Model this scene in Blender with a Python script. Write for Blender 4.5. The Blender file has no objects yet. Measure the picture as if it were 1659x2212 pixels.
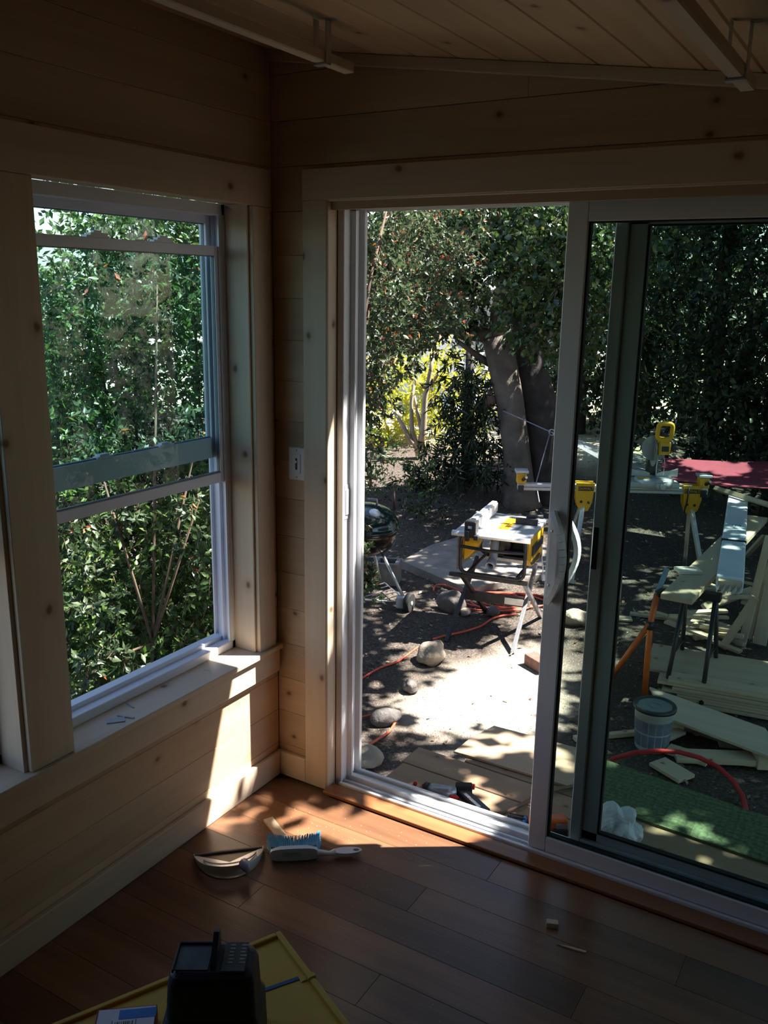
import bpy, bmesh, math, random
import numpy as np
from mathutils import Vector, Matrix

random.seed(7)
RNG = np.random.default_rng(7)
scene = bpy.context.scene
COL = scene.collection

# ------------------------------------------------------------------ camera
W_PX, H_PX, F_PX = 1659.0, 2212.0, 1920.4
CAM = Vector((1.882, -2.422, 1.785))
YAW, PITCH, ROLL = 0.536, 0.246, 0.017
_fw = Vector((-math.sin(YAW) * math.cos(PITCH), math.cos(YAW) * math.cos(PITCH), -math.sin(PITCH)))
_r0 = Vector((math.cos(YAW), math.sin(YAW), 0))
_u0 = _r0.cross(_fw)
_rt = math.cos(ROLL) * _r0 + math.sin(ROLL) * _u0
_up = -math.sin(ROLL) * _r0 + math.cos(ROLL) * _u0
cam_data = bpy.data.cameras.new('camera')
cam = bpy.data.objects.new('camera', cam_data)
COL.objects.link(cam)
cam_data.sensor_fit = 'VERTICAL'
cam_data.sensor_height = 36.0
cam_data.lens = F_PX / H_PX * 36.0
cam_data.clip_start = 0.02
cam_data.clip_end = 300
cam.matrix_world = Matrix(((_rt.x, _up.x, -_fw.x, CAM.x), (_rt.y, _up.y, -_fw.y, CAM.y), (_rt.z, _up.z, -_fw.z, CAM.z), (0, 0, 0, 1)))
scene.camera = cam

# ------------------------------------------------------------------ light
SUN = Vector((0.437, 0.286, 0.853)).normalized()      # towards the sun
sun_data = bpy.data.lights.new('sun', 'SUN')
sun_data.energy = 36.0
sun_data.angle = math.radians(0.53)
sun_data.color = (1.0, 0.95, 0.88)
sun = bpy.data.objects.new('sun', sun_data)
COL.objects.link(sun)
sun.location = SUN * 30
sun.rotation_euler = SUN.to_track_quat('Z', 'Y').to_euler()
world = bpy.data.worlds.new('world')
scene.world = world
world.use_nodes = True
_wn = world.node_tree.nodes
_sky = _wn.new('ShaderNodeTexSky')
_sky.sky_type = 'NISHITA'
_sky.sun_disc = False
_sky.sun_elevation = math.asin(SUN.z)
_sky.sun_rotation = math.atan2(SUN.x, SUN.y)
_sky.air_density = 1.0
_sky.dust_density = 0.7
_bg = _wn['Background']
world.node_tree.links.new(_sky.outputs['Color'], _bg.inputs['Color'])
_bg.inputs['Strength'].default_value = 0.48
scene.view_settings.view_transform = 'Standard'
scene.view_settings.look = 'None'
scene.view_settings.gamma = 1.0
scene.view_settings.use_curve_mapping = False
scene.view_settings.exposure = -0.50
scene.cycles.max_bounces = 6
scene.cycles.diffuse_bounces = 4
scene.cycles.transparent_max_bounces = 8
scene.cycles.glossy_bounces = 3
scene.cycles.transmission_bounces = 4
scene.cycles.caustics_reflective = False
scene.cycles.caustics_refractive = False


# ------------------------------------------------------------------ pixel helpers (world points behind photo pixels)
def ray(px, py):
    return (_fw + _rt * ((px - W_PX / 2) / F_PX) - _up * ((py - H_PX / 2) / F_PX))


def at(px, py, axis, val):
    d = ray(px, py)
    i = 'xyz'.index(axis)
    return CAM + d * ((val - CAM[i]) / d[i])


G = -0.65


def sstep(a, b, v):
    t = min(1, max(0, (v - a) / (b - a)))
    return t * t * (3 - 2 * t)


def gz(x, y):
    return G + 0.45 * sstep(4.6, 9.0, y - 0.25 * (x + 2)) * sstep(0.6, -1.2, x) + 0.5 * sstep(7, 12, y) * sstep(0.0, 1.5, x)


def ground(px, py):
    d = ray(px, py)
    t = 1.0
    while t < 60:
        p = CAM + d * t
        if p.z < gz(p.x, p.y):
            return Vector((p.x, p.y, gz(p.x, p.y)))
        t += 0.01
    return p


def shadow(p):          # where the sun puts the shadow of p at ground level
    t = (p[2] - G) / SUN.z
    return p[0] - SUN.x * t, p[1] - SUN.y * t


# ------------------------------------------------------------------ materials
MATS = {}


def new_mat(name):
    m = bpy.data.materials.new(name)
    m.use_nodes = True
    nt = m.node_tree
    return m, nt.nodes, nt.links, nt.nodes['Principled BSDF']


def ramp(nodes, stops):
    r = nodes.new('ShaderNodeValToRGB')
    while len(r.color_ramp.elements) > 1:
        r.color_ramp.elements.remove(r.color_ramp.elements[-1])
    for i, (p, c) in enumerate(stops):
        e = r.color_ramp.elements[0] if i == 0 else r.color_ramp.elements.new(p)
        e.position = p
        e.color = (*c, 1) if len(c) == 3 else c
    return r


def pm(name, c1, c2=None, scale=8, rough=0.5, metal=0.0, bump=0.0, bscale=None, lo=0.35, hi=0.65, spec=None, trans=0, alpha=None):
    """plain procedural material: two tones mixed by noise, optional bump"""
    if name in MATS:
        return MATS[name]
    m, N, L, b = new_mat(name)
    c2 = c2 or tuple(v * 0.8 for v in c1)
    tc = N.new('ShaderNodeTexCoord')
    no = N.new('ShaderNodeTexNoise')
    no.inputs['Scale'].default_value = scale
    no.inputs['Detail'].default_value = 5
    L.new(tc.outputs['Object'], no.inputs['Vector'])
    r = ramp(N, [(lo, c2), (hi, c1)])
    L.new(no.outputs['Fac'], r.inputs['Fac'])
    L.new(r.outputs['Color'], b.inputs['Base Color'])
    b.inputs['Roughness'].default_value = rough
    b.inputs['Metallic'].default_value = metal
    if spec is not None:
        b.inputs['Specular IOR Level'].default_value = spec
    if trans:
        b.inputs['Transmission Weight'].default_value = trans
    if bump:
        n2 = N.new('ShaderNodeTexNoise')
        n2.inputs['Scale'].default_value = bscale or scale * 3
        n2.inputs['Detail'].default_value = 6
        L.new(tc.outputs['Object'], n2.inputs['Vector'])
        bp = N.new('ShaderNodeBump')
        bp.inputs['Strength'].default_value = bump
        bp.inputs['Distance'].default_value = 0.02
        L.new(n2.outputs['Fac'], bp.inputs['Height'])
        L.new(bp.outputs['Normal'], b.inputs['Normal'])
    MATS[name] = m
    return m


def wood(name, light, dark, knot=None, rough=0.5, ring=1.0, knots=1.0, spec=0.4, hue=0.12, gloss_var=False):
    """wood with the grain along local X; every object gets its own piece of the tree"""
    if name in MATS:
        return MATS[name]
    m, N, L, b = new_mat(name)
    tc = N.new('ShaderNodeTexCoord')
    oi = N.new('ShaderNodeObjectInfo')
    mul = N.new('ShaderNodeVectorMath'); mul.operation = 'SCALE'
    comb = N.new('ShaderNodeCombineXYZ')
    for i, k in enumerate((37.0, 91.0, 53.0)):
        mm = N.new('ShaderNodeMath'); mm.operation = 'MULTIPLY'; mm.inputs[1].default_value = k
        L.new(oi.outputs['Random'], mm.inputs[0]); L.new(mm.outputs[0], comb.inputs[i])
    add = N.new('ShaderNodeVectorMath'); add.operation = 'ADD'
    L.new(tc.outputs['Object'], add.inputs[0]); L.new(comb.outputs[0], add.inputs[1])
    # long grain noise
    mp = N.new('ShaderNodeMapping'); mp.inputs['Scale'].default_value = (0.9, 14, 14)
    L.new(add.outputs[0], mp.inputs['Vector'])
    n1 = N.new('ShaderNodeTexNoise'); n1.inputs['Scale'].default_value = 1.0; n1.inputs['Detail'].default_value = 4; n1.inputs['Distortion'].default_value = 0.8 * ring
    L.new(mp.outputs[0], n1.inputs['Vector'])
    # fine fibres
    mp2 = N.new('ShaderNodeMapping'); mp2.inputs['Scale'].default_value = (6, 190, 190)
    L.new(add.outputs[0], mp2.inputs['Vector'])
    n2 = N.new('ShaderNodeTexNoise'); n2.inputs['Scale'].default_value = 1.0; n2.inputs['Detail'].default_value = 3
    L.new(mp2.outputs[0], n2.inputs['Vector'])
    # broad heartwood bands
    mp3 = N.new('ShaderNodeMapping'); mp3.inputs['Scale'].default_value = (0.7, 5, 5)
    L.new(add.outputs[0], mp3.inputs['Vector'])
    n3 = N.new('ShaderNodeTexNoise'); n3.inputs['Scale'].default_value = 1.0; n3.inputs['Detail'].default_value = 1
    L.new(mp3.outputs[0], n3.inputs['Vector'])
    a1 = N.new('ShaderNodeMath'); a1.operation = 'MULTIPLY_ADD'; a1.inputs[1].default_value = 0.5; L.new(n1.outputs['Fac'], a1.inputs[0])
    a0 = N.new('ShaderNodeMath'); a0.operation = 'MULTIPLY'; a0.inputs[1].default_value = 0.22; L.new(n2.outputs['Fac'], a0.inputs[0]); L.new(a0.outputs[0], a1.inputs[2])
    a2 = N.new('ShaderNodeMath'); a2.operation = 'MULTIPLY_ADD'; a2.inputs[1].default_value = 0.34; L.new(n3.outputs['Fac'], a2.inputs[0]); L.new(a1.outputs[0], a2.inputs[2])
    r = ramp(N, [(0.36, dark), (0.68, light)])
    L.new(a2.outputs[0], r.inputs['Fac'])
    col = r.outputs['Color']
    # per piece brightness and hue
    hs = N.new('ShaderNodeHueSaturation')
    mr = N.new('ShaderNodeMapRange'); mr.inputs['To Min'].default_value = 1 - hue * 1.5; mr.inputs['To Max'].default_value = 1 + hue
    L.new(oi.outputs['Random'], mr.inputs['Value']); L.new(mr.outputs[0], hs.inputs['Value'])
    L.new(col, hs.inputs['Color']); col = hs.outputs['Color']
    if knot:
        mp4 = N.new('ShaderNodeMapping'); mp4.inputs['Scale'].default_value = (5.2 * knots, 6.5 * knots, 1)
        L.new(add.outputs[0], mp4.inputs['Vector'])
        vo = N.new('ShaderNodeTexVoronoi'); vo.inputs['Scale'].default_value = 1.0; vo.voronoi_dimensions = '2D'
        nd = N.new('ShaderNodeTexNoise'); nd.inputs['Scale'].default_value = 30; L.new(add.outputs[0], nd.inputs['Vector'])
        dm = N.new('ShaderNodeVectorMath'); dm.operation = 'MULTIPLY_ADD'; dm.inputs[1].default_value = (0.05, 0.05, 0); L.new(nd.outputs['Color'], dm.inputs[0]); L.new(mp4.outputs[0], dm.inputs[2])
        L.new(dm.outputs[0], vo.inputs['Vector'])
        kr = ramp(N, [(0.0, (1, 1, 1)), (0.035, (0.85, 0.85, 0.85)), (0.055, (0.35, 0.35, 0.35)), (0.09, (0.14, 0.14, 0.14)), (0.16, (0, 0, 0))])
        L.new(vo.outputs['Distance'], kr.inputs['Fac'])
        sk = N.new('ShaderNodeSeparateColor'); L.new(vo.outputs['Color'], sk.inputs[0])
        kt = N.new('ShaderNodeMath'); kt.operation = 'GREATER_THAN'; kt.inputs[1].default_value = 0.68; L.new(sk.outputs[0], kt.inputs[0])
        kf = N.new('ShaderNodeMath'); kf.operation = 'MULTIPLY'; L.new(kt.outputs[0], kf.inputs[0]); L.new(kr.outputs['Color'], kf.inputs[1])
        mx = N.new('ShaderNodeMix'); mx.data_type = 'RGBA'
        L.new(kf.outputs[0], mx.inputs['Factor']); L.new(col, mx.inputs['A']); mx.inputs['B'].default_value = (*knot, 1)
        col = mx.outputs['Result']
    L.new(col, b.inputs['Base Color'])
    b.inputs['Roughness'].default_value = rough
    b.inputs['Specular IOR Level'].default_value = spec
    bp = N.new('ShaderNodeBump'); bp.inputs['Strength'].default_value = 0.12; bp.inputs['Distance'].default_value = 0.002
    L.new(n2.outputs['Fac'], bp.inputs['Height']); L.new(bp.outputs['Normal'], b.inputs['Normal'])
    MATS[name] = m
    return m


def glass_mat(name, tint, refl=0.08):
    if name in MATS:
        return MATS[name]
    m, N, L, b = new_mat(name)
    N.remove(b)
    out = N['Material Output']
    tr = N.new('ShaderNodeBsdfTransparent'); tr.inputs['Color'].default_value = (*tint, 1)
    gl = N.new('ShaderNodeBsdfGlossy'); gl.inputs['Roughness'].default_value = 0.01
    fr = N.new('ShaderNodeFresnel'); fr.inputs['IOR'].default_value = 1.45
    no = N.new('ShaderNodeTexNoise'); no.inputs['Scale'].default_value = 3
    mr = N.new('ShaderNodeMapRange'); mr.inputs['To Min'].default_value = 0.85; mr.inputs['To Max'].default_value = 1.1
    L.new(no.outputs['Fac'], mr.inputs['Value'])
    mu = N.new('ShaderNodeMath'); mu.operation = 'MULTIPLY'; L.new(fr.outputs[0], mu.inputs[0]); L.new(mr.outputs[0], mu.inputs[1])
    ge = N.new('ShaderNodeNewGeometry')
    iv = N.new('ShaderNodeMath'); iv.operation = 'SUBTRACT'; iv.inputs[0].default_value = 1.0; L.new(ge.outputs['Backfacing'], iv.inputs[1])
    mb = N.new('ShaderNodeMath'); mb.operation = 'MULTIPLY'; L.new(mu.outputs[0], mb.inputs[0]); L.new(iv.outputs[0], mb.inputs[1]); mu = mb
    mx = N.new('ShaderNodeMixShader')
    L.new(mu.outputs[0], mx.inputs['Fac']); L.new(tr.outputs[0], mx.inputs[1]); L.new(gl.outputs[0], mx.inputs[2])
    L.new(mx.outputs[0], out.inputs['Surface'])
    MATS[name] = m
    return m


def leaf_mat(name, stops, rough=0.4, trans=0.35, spec=0.5):
    """leaf colour picked per leaf by the 'tint' attribute; some light passes through the blade"""
    m, N, L, b = new_mat(name)
    out = N['Material Output']
    a = N.new('ShaderNodeAttribute'); a.attribute_name = 'tint'
    r = ramp(N, stops)
    L.new(a.outputs['Fac'], r.inputs['Fac'])
    L.new(r.outputs['Color'], b.inputs['Base Color'])
    b.inputs['Roughness'].default_value = rough
    b.inputs['Specular IOR Level'].default_value = spec
    t = N.new('ShaderNodeBsdfTranslucent')
    hs = N.new('ShaderNodeHueSaturation'); hs.inputs['Saturation'].default_value = 1.15; hs.inputs['Value'].default_value = 1.4
    L.new(r.outputs['Color'], hs.inputs['Color']); L.new(hs.outputs['Color'], t.inputs['Color'])
    mx = N.new('ShaderNodeMixShader'); mx.inputs['Fac'].default_value = trans
    L.new(b.outputs[0], mx.inputs[1]); L.new(t.outputs[0], mx.inputs[2]); L.new(mx.outputs[0], out.inputs['Surface'])
    return m


PINE = wood('pine_boards', (0.62, 0.47, 0.325), (0.48, 0.33, 0.21), knot=(0.16, 0.075, 0.035), rough=0.55, spec=0.3)
PINE_TRIM = wood('pine_trim', (0.70, 0.58, 0.45), (0.58, 0.45, 0.32), knot=(0.20, 0.10, 0.05), rough=0.5, knots=0.8, spec=0.3, hue=0.06)
PINE_CEIL = wood('pine_ceiling', (0.66, 0.50, 0.32), (0.52, 0.35, 0.20), knot=(0.20, 0.10, 0.05), rough=0.6, knots=0.8, spec=0.25)
FLOORW = wood('brown_floor_wood', (0.25, 0.12, 0.06), (0.12, 0.055, 0.03), rough=0.30, spec=0.45, hue=0.2)
THRESH = wood('threshold_wood', (0.36, 0.15, 0.06), (0.20, 0.075, 0.03), rough=0.35, hue=0.05)
LUMBER = wood('raw_lumber', (0.66, 0.54, 0.39), (0.50, 0.38, 0.25), knot=(0.2, 0.1, 0.05), rough=0.7, spec=0.2)
DECKW = wood('deck_wood', (0.36, 0.25, 0.16), (0.26, 0.17, 0.105), knot=(0.15, 0.08, 0.04), rough=0.65, spec=0.25)
PLY = wood('plywood_face', (0.48, 0.36, 0.25), (0.40, 0.29, 0.19), rough=0.7, spec=0.2)
VINYL = pm('white_vinyl', (0.80, 0.81, 0.84), (0.76, 0.77, 0.80), 3, 0.35)
VINYL_W = pm('window_vinyl', (0.74, 0.77, 0.86), (0.70, 0.73, 0.82), 3, 0.35)
GLASS = glass_mat('window_glass', (0.84, 0.94, 0.95))
DGLASS = glass_mat('door_glass', (0.80, 0.87, 0.84))
BLACK = pm('black_plastic', (0.025, 0.027, 0.03), (0.015, 0.016, 0.018), 20, 0.42)
RUBBER = pm('black_rubber', (0.02, 0.02, 0.02), (0.012, 0.012, 0.012), 30, 0.8)
YEL = pm('yellow_paint', (0.85, 0.47, 0.02), (0.75, 0.40, 0.02), 12, 0.4)
STEEL = pm('galvanized_steel', (0.62, 0.63, 0.65), (0.50, 0.51, 0.53), 30, 0.38, 0.9)
ALU = pm('cast_aluminium', (0.66, 0.68, 0.70), (0.55, 0.57, 0.59), 25, 0.42, 0.75)
DSTEEL = pm('dark_steel_tube', (0.05, 0.05, 0.055), (0.03, 0.03, 0.033), 25, 0.45, 0.4)
WHITE = pm('white_plastic', (0.82, 0.82, 0.82), (0.76, 0.76, 0.77), 10, 0.4)
ORANGE = pm('orange_paint', (0.72, 0.16, 0.03), (0.60, 0.12, 0.025), 14, 0.45)
RED = pm('red_plastic', (0.65, 0.03, 0.025), (0.5, 0.025, 0.02), 14, 0.4)
CORD = pm('orange_cord_jacket', (0.75, 0.13, 0.06), (0.62, 0.09, 0.05), 14, 0.5)


# ------------------------------------------------------------------ mesh builder
class MB:
    def __init__(self):
        self.v = []; self.f = []; self.sm = []

    def add(self, vs, fs, smooth=False):
        o = len(self.v)
        self.v += [tuple(p) for p in vs]
        self.f += [tuple(i + o for i in f) for f in fs]
        self.sm += [smooth] * len(fs)
        return self

    def box(self, lo, hi, bev=0.0, M=None):
        (x0, y0, z0), (x1, y1, z1) = lo, hi
        if bev <= 0:
            vs = [(x, y, z) for x in (x0, x1) for y in (y0, y1) for z in (z0, z1)]
            fs = [(0, 1, 3, 2), (4, 6, 7, 5), (0, 4, 5, 1), (2, 3, 7, 6), (0, 2, 6, 4), (1, 5, 7, 3)]
        else:
            bm = bmesh.new()
            bmesh.ops.create_cube(bm, size=1)
            for v in bm.verts:
                v.co = Vector(((x0 + x1) / 2 + v.co.x * (x1 - x0), (y0 + y1) / 2 + v.co.y * (y1 - y0), (z0 + z1) / 2 + v.co.z * (z1 - z0)))
            bmesh.ops.bevel(bm, geom=list(bm.edges), offset=bev, segments=1 if bev < 0.004 else 3, affect='EDGES', profile=0.5)
            bm.verts.index_update()
            vs = [v.co.copy() for v in bm.verts]
            fs = [[v.index for v in f.verts] for f in bm.faces]
            bm.free()
        if M is not None:
            vs = [M @ Vector(v) for v in vs]
        return self.add(vs, fs)

    def bar(self, a, b, w, h, up=(0, 0, 1), bev=0.0):
        """box from a to b with width w and height h"""
        a, b = Vector(a), Vector(b)
        x = (b - a); L = x.length; x.normalize()
        u = Vector(up)
        y = u.cross(x)
        if y.length < 1e-4:
            y = Vector((0, 1, 0)).cross(x)
        y.normalize(); z = x.cross(y)
        M = Matrix(((x.x, y.x, z.x, a.x), (x.y, y.y, z.y, a.y), (x.z, y.z, z.z, a.z), (0, 0, 0, 1)))
        return self.box((0, -w / 2, -h / 2), (L, w / 2, h / 2), bev, M)

    def tube(self, pts, r, n=8, closed=False, cap=True):
        pts = [Vector(p) for p in pts]
        rs = r if isinstance(r, (list, tuple)) else [r] * len(pts)
        K = len(pts)
        ring = []
        prev = None
        for i, p in enumerate(pts):
            a = pts[(i - 1) % K] if (closed or i > 0) else p
            c = pts[(i + 1) % K] if (closed or i < K - 1) else p
            t = (c - a)
            if t.length < 1e-9:
                t = Vector((0, 0, 1))
            t.normalize()
            if prev is None:
                s = t.orthogonal().normalized()
            else:
                s = (prev - t * prev.dot(t))
                s = s.normalized() if s.length > 1e-6 else t.orthogonal().normalized()
            prev = s
            q = t.cross(s)
            ring.append([p + (s * math.cos(2 * math.pi * k / n) + q * math.sin(2 * math.pi * k / n)) * rs[i] for k in range(n)])
        vs = [p for rg in ring for p in rg]
        fs = []
        for i in range(K if closed else K - 1):
            j = (i + 1) % K
            for k in range(n):
                k2 = (k + 1) % n
                fs.append((i * n + k, i * n + k2, j * n + k2, j * n + k))
        self.add(vs, fs, True)
        if cap and not closed:
            o = len(self.v) - len(vs)
            self.f.append(tuple(o + k for k in reversed(range(n)))); self.sm.append(False)
            self.f.append(tuple(o + (K - 1) * n + k for k in range(n))); self.sm.append(False)
        return self

    def lathe(self, prof, n=24, M=None, smooth=True):
        vs = []
        for (r, z) in prof:
            for k in range(n):
                a = 2 * math.pi * k / n
                vs.append(Vector((r * math.cos(a), r * math.sin(a), z)))
        fs = []
        for i in range(len(prof) - 1):
            for k in range(n):
                k2 = (k + 1) % n
                fs.append((i * n + k, i * n + k2, (i + 1) * n + k2, (i + 1) * n + k))
        if M is not None:
            vs = [M @ v for v in vs]
        return self.add(vs, fs, smooth)

    def prism(self, pts, vec, M=None):
        """polygon pts (3D) extruded along vec"""
        a = [Vector(p) for p in pts]; e = Vector(vec); n = len(a)
        b = [p + e for p in a]
        fs = [tuple(reversed(range(n))), tuple(range(n, 2 * n))] + [(i, (i + 1) % n, n + (i + 1) % n, n + i) for i in range(n)]
        vs = a + b
        if M is not None:
            vs = [M @ v for v in vs]
        return self.add(vs, fs)

    def build(self, name, mat, parent=None, fix=True):
        me = bpy.data.meshes.new(name)
        me.from_pydata([tuple(v) for v in self.v], [], self.f)
        me.polygons.foreach_set('use_smooth', self.sm)
        if fix:
            bm = bmesh.new(); bm.from_mesh(me)
            bmesh.ops.recalc_face_normals(bm, faces=bm.faces)
            bm.to_mesh(me); bm.free()
        me.update()
        return link(name, me, mat, parent)


def link(name, me, mat, parent=None):
    if mat is not None and len(me.materials) == 0:
        me.materials.append(mat)
    o = bpy.data.objects.new(name, me)
    COL.objects.link(o)
    if parent is not None:
        o.parent = parent
    return o


def tag(o, label=None, cat=None, group=None, kind=None):
    if label: o['label'] = label
    if cat: o['category'] = cat
    if group: o['group'] = group
    if kind: o['kind'] = kind
    return o


def thing(name, label, cat, loc=(0, 0, 0), rz=0.0, group=None, kind=None):
    o = bpy.data.objects.new(name, None)
    o.empty_display_size = 0.05
    COL.objects.link(o)
    o.location = loc
    o.rotation_euler = (0, 0, rz)
    return tag(o, label, cat, group, kind)


def struct(o):
    o['kind'] = 'structure'
    return o


_plank_cache = {}


def plank(name, L, Wd, T, mat, parent=None, loc=(0, 0, 0), ax=(1, 0, 0), nz=(0, 0, 1), bev=0.0015):
    """board: local X length, Y width, Z thickness, centred; ax = length direction, nz = thickness direction"""
    key = (round(L, 3), round(Wd, 4), round(T, 4), mat.name, bev)
    me = _plank_cache.get(key)
    if me is None:
        b = MB().box((-L / 2, -Wd / 2, -T / 2), (L / 2, Wd / 2, T / 2), bev)
        me = bpy.data.meshes.new(name)
        me.from_pydata([tuple(v) for v in b.v], [], b.f)
        me.update()
        _plank_cache[key] = me
    o = link(name, me, mat, parent)
    x = Vector(ax).normalized(); z = Vector(nz); z = (z - x * z.dot(x)).normalized(); y = z.cross(x)
    o.matrix_basis = Matrix(((x.x, y.x, z.x, loc[0]), (x.y, y.y, z.y, loc[1]), (x.z, y.z, z.z, loc[2]), (0, 0, 0, 1)))
    return o


def slab_box(name, lo, hi, mat, parent=None, bev=0.0):
    return MB().box(lo, hi, bev).build(name, mat, parent, fix=False)


def rotz(a, loc=(0, 0, 0)):
    return Matrix.Translation(loc) @ Matrix.Rotation(a, 4, 'Z')


def text_mesh(name, s, size, mat, parent, M, extrude=0.0004):
    cu = bpy.data.curves.new(name, 'FONT')
    cu.body = s; cu.size = size; cu.extrude = extrude; cu.align_x = 'CENTER'; cu.align_y = 'CENTER'
    tmp = bpy.data.objects.new(name, cu)
    COL.objects.link(tmp)
    me = bpy.data.meshes.new_from_object(tmp.evaluated_get(bpy.context.evaluated_depsgraph_get()))
    bpy.data.objects.remove(tmp)
    me.name = name
    o = link(name, me, mat, parent)
    o.matrix_basis = M
    return o


def frame_M(o, x, z):
    """matrix with local X along x and local Z along z at o"""
    x = Vector(x).normalized(); z = Vector(z); z = (z - x * z.dot(x)).normalized(); y = z.cross(x)
    return Matrix(((x.x, y.x, z.x, o[0]), (x.y, y.y, z.y, o[1]), (x.z, y.z, z.z, o[2]), (0, 0, 0, 1)))


# ================================================================== THE ROOM
ROOM_X, ROOM_Y = 2.95, -4.1
E_T = 0.019                        # casing thickness
SP = 0.1357                        # exposed board width
CEIL0, SLOPE = 2.502, 0.1436


def ceil_z(x):
    return CEIL0 - SLOPE * x


# ---- floor
BACKING = pm('sheathing', (0.25, 0.17, 0.10), (0.2, 0.13, 0.08), 5, 0.8)
floor = struct(slab_box('floor', (-0.10, ROOM_Y - 0.1, -0.13), (ROOM_X + 0.1, 0.03, -0.016), BACKING))
PW = 0.127
k = 0
y1 = -0.050
while y1 > ROOM_Y:
    x = 0.0
    off = [0.942, 1.55, 0.80, 1.35, 0.864, 1.242, 0.5, 1.1][k % 8]
    cuts = [0.0, off, off + 1.22, ROOM_X]
    if k == 4:
        cuts = [0.0, 0.37, 0.864 + 0.9, ROOM_X]
    if k == 5:
        cuts = [0.0, 0.864, 1.95, ROOM_X]
    cuts = sorted(c for c in cuts if c <= ROOM_X)
    for a, b in zip(cuts[:-1], cuts[1:]):
        if b - a > 0.02:
            plank('floor_plank', b - a - 0.0006, PW - 0.0007, 0.016, FLOORW, floor, ((a + b) / 2, y1 - PW / 2, -0.008), bev=0.0007)
    y1 -= PW
    k += 1

# ---- windows in the left wall
WZ0, WZ1 = 0.529, 2.037
WINS = [(-0.945, -0.118), (-1.905, -1.078)]


def spans_y(z0, z1, ylo, yhi, margin=0.0):
    """free y-spans of a wall row, cut at the windows"""
    s = [(ylo, yhi)]
    if z1 > WZ0 - margin and z0 < WZ1 + margin:
        for (a, b) in WINS:
            n = []
            for (p, q) in s:
                if b + margin <= p or a - margin >= q:
                    n.append((p, q))
                else:
                    if a - margin > p: n.append((p, a - margin))
                    if b + margin < q: n.append((b + margin, q))
            s = n
    return s


wl = MB()
zz = [-0.13, WZ0 - 0.02, WZ1 + 0.02, CEIL0 + 0.03]
for z0, z1 in zip(zz[:-1], zz[1:]):
    mid = (z0 + z1) / 2
    for (p, q) in spans_y(mid, mid, ROOM_Y - 0.12, 0.14, 0.02):
        wl.box((-0.145, p, z0), (-0.018, q, z1))
wall_left = struct(wl.build('wall_left', BACKING, None, False))
rows = [(-0.014, 0.121)] + [(0.121 + SP * i, 0.121 + SP * (i + 1)) for i in range(18)]
for z0, z1 in rows:
    if z0 > CEIL0:
        break
    z1 = min(z1, CEIL0 + 0.004)
    cutz = sorted({z0, z1, *[c for c in (WZ0 - 0.02, WZ1 + 0.02) if z0 < c < z1]})
    for a, b in zip(cutz[:-1], cutz[1:]):
        if b - a < 0.012:
            continue
        m = (a + b) / 2
        for (p, q) in spans_y(m, m, ROOM_Y, -0.0, 0.02):
            js = [p, q]
            if q - p > 2.5:
                js = [p, p + 1.2 + 0.9 * random.random(), q]
            for u, v in zip(js[:-1], js[1:]):
                plank('wall_board', v - u - 0.001, b - a - 0.0008, 0.018, PINE, wall_left, (-0.009, (u + v) / 2, m), (0, 1, 0), (1, 0, 0), bev=0.0011)

# ---- door wall
DX0, DX1, DZ1 = 0.232, 1.985, 2.05          # door opening
wr = MB()
wr.box((-0.145, 0.018, -0.13), (DX0 - 0.012, 0.14, CEIL0 + 0.03))
wr.box((DX1 + 0.012, 0.018, -0.13), (ROOM_X + 0.12, 0.14, CEIL0 + 0.03))
wr.box((DX0 - 0.012, 0.018, DZ1 + 0.012), (DX1 + 0.012, 0.14, CEIL0 + 0.03))
wall_right = struct(wr.build('wall_right', BACKING, None, False))
for z0, z1 in rows:
    if z0 > CEIL0:
        break
    m = (z0 + z1) / 2
    if z1 > DZ1 + 0.05:
        # clip under the sloping ceiling
        xmax = min(ROOM_X, (CEIL0 + 0.01 - z0) / SLOPE)
        if xmax < 0.02:
            continue
        js = [0.0, 0.872, 2.4, ROOM_X] if 2.29 < z0 < 2.31 else ([0.0, 1.9, ROOM_X] if z0 > 2.2 else [0.0, ROOM_X])
        for u, v in zip(js[:-1], js[1:]):
            v = min(v, xmax)
            if v - u > 0.03:
                zt0 = min(z1, ceil_z(u) + 0.006); zt1 = min(z1, ceil_z(v) + 0.006)
                if zt0 >= z1 and zt1 >= z1:
                    plank('wall_board', v - u - 0.001, z1 - z0 - 0.0008, 0.018, PINE, wall_right, ((u + v) / 2, 0.009, m), (1, 0, 0), (0, -1, 0), bev=0.0011)
                else:
                    c = Vector(((u + v) / 2, 0.009, m)); hl = (v - u) / 2 - 0.0005
                    a0, a1 = z0 - m + 0.001, z1 - m - 0.001
                    t0, t1 = min(zt0 - m, a1), min(zt1 - m, a1)
                    pts = [(-hl, a0, -0.009), (hl, a0, -0.009)]
                    if t1 > a0 + 0.001: pts.append((hl, t1, -0.009))
                    xk = (ceil_z(0) + 0.006 - m - a1) / SLOPE - c.x
                    if t0 >= a1 and -hl < xk < hl: pts.append((xk, a1, -0.009))
                    pts.append((-hl, t0, -0.009))
                    o = MB().prism(pts, (0, 0, 0.018)).build('wall_board', PINE, wall_right)
                    o.matrix_basis = frame_M(c, (1, 0, 0), (0, -1, 0))
    else:
        plank('wall_board', DX0 - 0.014, z1 - z0 - 0.0008, 0.018, PINE, wall_right, ((DX0 - 0.012) / 2, 0.009, m), (1, 0, 0), (0, -1, 0), bev=0.0011)
        plank('wall_board', ROOM_X - DX1 - 0.014, z1 - z0 - 0.0008, 0.018, PINE, wall_right, ((DX1 + 0.012 + ROOM_X) / 2, 0.009, m), (1, 0, 0), (0, -1, 0), bev=0.0011)

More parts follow.
